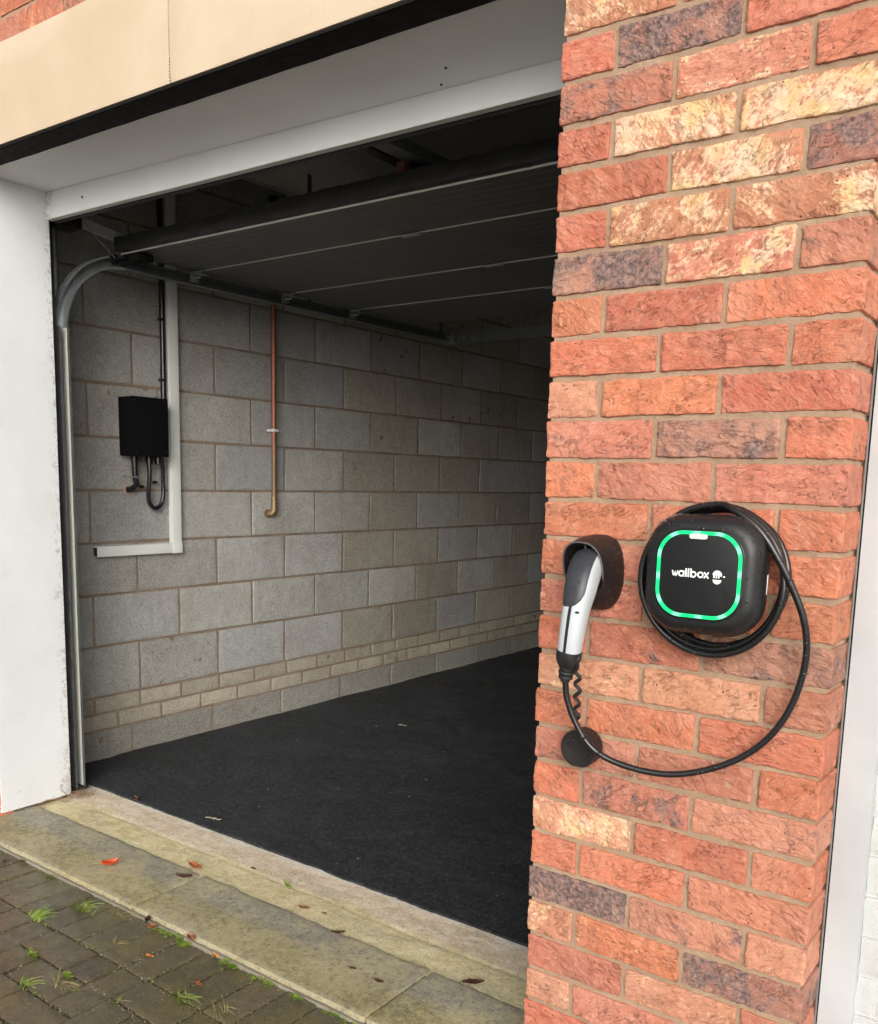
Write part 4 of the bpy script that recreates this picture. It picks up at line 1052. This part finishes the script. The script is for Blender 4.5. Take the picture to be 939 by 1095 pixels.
leaf(-2.001, .450, -.1585, .036, .026, ML_DARK, -.3, 'dark crumpled leaf at the mat edge near the door track', .3, .1)
zp = -.1885
leaf(-1.004, -.033-.045, zp+.012, .034, .024, ML_BRN, -.2, 'brown curled leaf lodged against the slab kerb', .4, .2)
leaf(-.902, -.080, zp, .028, .014, ML_ORG, -.1, 'bright orange leaf on the paving beside the slab kerb', .2, .1)
leaf(-1.038, -.188, zp, .024, .014, ML_ORG, .3, 'small orange brown leaf flat on the paving blocks', .08, .1)
leaf(-.829, -.193, zp, .034, .012, ML_RUST, -.15, 'faded rusty leaf flat on the paving blocks', .06, .1)
leaf(-1.19, -.084, zp+.008, .032, .018, ML_DARK, -.9, 'dark curled leaf in the kerb gutter by the second slab joint', .4, .2)
leaf(-1.155, -.095, zp+.004, .026, .020, ML_BRN, .9, 'reddish curled leaf beside the dark one in the kerb gutter', .4, .2)
leaf(-1.86, -.085, zp, .030, .012, ML_DARK, .4, 'dark leaf at the kerb nearest the white jamb', .3, .2)
leaf(-1.90, -.12, zp, .022, .010, ML_DARK, -.5, 'small dark leaf on paving near the white jamb', .3, .2)

def blade(m, x, y, z, ang, L, wd, lean, mi=0):
    P0 = Vector((x, y, z)); d = Vector((math.cos(ang), math.sin(ang), 0)); n_ = Vector((-d.y, d.x, 0)); vs = []; K = 6
    for i in range(K+1):
        t = i/K; p = P0+d*(L*lean*t*(.5+.5*t))+Vector((0, 0, L*(t-lean*t*t*.75)*.75)); w2 = wd/2*(1-t)**.6
        if p.z < z+.0006: p.z = z+.0006
        vs += [p-n_*w2, p+n_*w2+Vector((0, 0, wd*.25))]
    m.add(vs, [(2*i, 2*i+1, 2*i+3, 2*i+2) for i in range(K)], mi)
def rosette(m, x, y, z, r_, n_, mi=0):
    for k in range(n_):
        ang = 2*math.pi*k/n_+random.uniform(-.3, .3); L = r_*random.uniform(.6, 1.1); d = Vector((math.cos(ang), math.sin(ang), 0)); n2 = Vector((-d.y, d.x, 0)); vs = []
        for i in range(6):
            t = i/5; w2 = L*.26*math.sin(math.pi*min(1, t*.92+.06)); p = Vector((x, y, z+.001))+d*L*t+Vector((0, 0, L*.5*t*(1-t*.6)))
            vs += [p-n2*w2+Vector((0, 0, w2*.3)), p, p+n2*w2+Vector((0, 0, w2*.3))]
        m.add(vs, [q for i in range(5) for q in ((3*i, 3*i+1, 3*i+4, 3*i+3), (3*i+1, 3*i+2, 3*i+5, 3*i+4))], mi)
def weed(x, y, kind, size, label, dry=False):
    z = zp-.006 if y > -.5 else zp; m = Mesh()
    if kind == 'grass':
        dirs = [random.uniform(0, 6.28) for _ in range(3)]
        for k in range(int(34*size/.04)):
            blade(m, x+random.gauss(0, size*.30), y+random.gauss(0, size*.12), z, random.choice(dirs)+random.gauss(0, .55), size*random.uniform(.5, 1.35), .0026, random.uniform(.6, 1.))
        for k in range(5): blade(m, x, y, z, random.uniform(0, 6.28), size*1.3, .0016, random.uniform(.7, 1), 1)
    elif kind == 'leafy':
        for k in range(int(8+size*260)): rosette(m, x+random.gauss(0, size*.6), y+random.gauss(0, size*.13), z+random.uniform(0, .010), random.uniform(.006, .015), random.randint(4, 6))
        for k in range(8): blade(m, x+random.gauss(0, size*.4), y+random.gauss(0, size*.2), z, random.uniform(0, 6.28), size*.9, .002, .7)
    else:
        for k in range(16): blade(m, x+random.gauss(0, size*.2), y+random.gauss(0, size*.1), z, random.uniform(2.2, 4.0)+(3.1 if k % 2 else 0), size*random.uniform(.6, 1.4), .0018, random.uniform(.8, 1.), 1)
    o = m.build('weed', [MGRS, MGRS2]); return tag(o, label, 'weed', 'weeds in the paving joints')
zp_ = zp
weed(-1.41, -.148, 'grass', 0.062, 'sprawling yellow-green grass tuft on the paving left of the first slab joint')
weed(-1.69, -.080, 'grass', 0.037, 'small grass sprig at the kerb below the red leaf')
weed(-1.47, -.262, 'grass', 0.048, 'spiky little grass tuft in the second row of blocks')
weed(-1.105, -.088, 'leafy', 0.056, 'leafy green weed clump spreading along the kerb')
weed(-1.035, -.088, 'leafy', 0.031, 'small leafy weed just right of the kerb clump')
weed(-1.17, -.202, 'dry', 0.037, 'thin pale grass wisp lying between two blocks')
weed(-1.285, -.375, 'leafy', 0.022, 'bright green plantlet with round leaves at the left edge of the paving')
weed(-1.115, -.372, 'leafy', 0.015, 'tiny green sprout in a joint right of the round-leaved plantlet')
weed(-1.17, -.463, 'grass', 0.040, 'grass tuft in a wide joint near the lower left corner')
weed(-.83, -.085, 'leafy', 0.035, 'leafy weed by the kerb under the middle of the third slab')
weed(-.70, -.083, 'leafy', 0.030, 'low weed by the kerb left of the last slab joint')
weed(-.60, -.083, 'leafy', 0.025, 'small kerb weed two hands left of the last slab joint')
weed(-.47, -.083, 'leafy', 0.037, 'leafy weed at the bottom edge of the picture by the last slab')
weed(-.81, -.262, 'grass', 0.050, 'loose grass tuft near the bottom edge in a joint')
weed(-.70, -.235, 'dry', 0.062, 'straw coloured grass spread over blocks at the bottom edge')
weed(-1.10, -.41, 'dry', 0.069, 'bundle of straw stalks lying across a paving block')
weed(-1.30, -.10, 'dry', 0.050, 'dry stalks beside the kerb above the sprawling tuft')
weed(-.92, -.362, 'grass', 0.027, 'tiny grass sprig in the joint at the lower middle of the paving')
m = Mesh()
for k in range(46):
    ang = random.uniform(0, 6.28); L = random.uniform(.02, .07); x, y = -2.215+random.gauss(0, .022), .335+random.gauss(0, .02)
    z = -.160; P = [Vector((x, y, z+random.uniform(0, .006)))]
    for i in range(4): ang += random.uniform(-.5, .5); P.append(P[-1]+Vector((math.cos(ang)*L/4, math.sin(ang)*L/4, random.uniform(-.003, .006)))); P[-1].z = max(P[-1].z, z+.001)
    m.tube(P, .0009, 5, smoothn=3)
m.tube([(-2.21, .31, -.158), (-2.225, .285, -.13), (-2.228, .28, -.10)], .0011, 6, smoothn=5); m.tube([(-2.21, .31, -.158), (-2.23, .23, -.150), (-2.232, .19, -.156)], .002, 6, smoothn=5)
tag(m.build('dry_twigs', simple('dry_twig', (.22,.14,.09), .8, var=.4, scale=200)), 'tangle of dry twigs caught at the foot of the white jamb', 'twigs')
# moss and tiny sprouts rooted in the joints
m = Mesh()
for k in range(620):
    r = random.random()
    if r < .34: x = random.uniform(-2.1, -.3); y = -.0775+random.gauss(0, .003)
    elif r < .7: x = random.uniform(-2.1, -.3); y = -.262-random.choice([0, 1, 2])*PW+random.gauss(0, .002)
    else: y = random.uniform(-.5, -.08); x = XO+round((random.uniform(-2.1, -.3)-XO)/PW)*PW+random.gauss(0, .002)
    if nz(x*7, y*7, 4) < -.02: continue
    bm = bmesh.new(); bmesh.ops.create_icosphere(bm, subdivisions=1, radius=random.uniform(.0018, .0042))
    for v in bm.verts: v.co = Vector((x, y, -.1925))+Vector((v.co.x*1.5, v.co.y*1.1, v.co.z*.7))*random.uniform(.7, 1.3)
    m.bm(bm, 1 if random.random() < .5 else 0)
    if random.random() < .22: rosette(m, x, y, -.1905, random.uniform(.004, .009), 4, 2)
tag(m.build('moss', [simple('dark_moss', (.045,.06,.012), .95, var=.5, scale=200), simple('brown_moss', (.07,.05,.025), .95, var=.5, scale=200), MGRS]), 'low moss and tiny sprouts filling the paving joints', 'moss', kind='stuff')
# debris on the mat
m = Mesh()
for k in range(70):
    x, y = random.uniform(-2.4, .1), random.uniform(.5, 3.5); s_ = random.uniform(.001, .0032)
    bm = bmesh.new(); bmesh.ops.create_icosphere(bm, subdivisions=1, radius=s_)
    for v in bm.verts: v.co = Vector((x, y, -.1600+nz(x*2.5, y*2.5, 4)*.0025))+Vector((v.co.x*random.uniform(.6, 1.6), v.co.y, v.co.z*.5))
    m.bm(bm)
for x, y in ((-1.637, .509), (-1.62, .515), (-1.912, 1.959)):
    m.tube([(x-.02, y-.006, -.157), (x, y+.004, -.156), (x+.014, y+.001, -.157), (x+.02, y+.012, -.157)], .0018, 6, smoothn=4)
tag(m.build('debris', MSTONE), 'pale specks and scraps scattered on the black matting', 'debris', kind='stuff')
# unparent offsets: children were built in world space
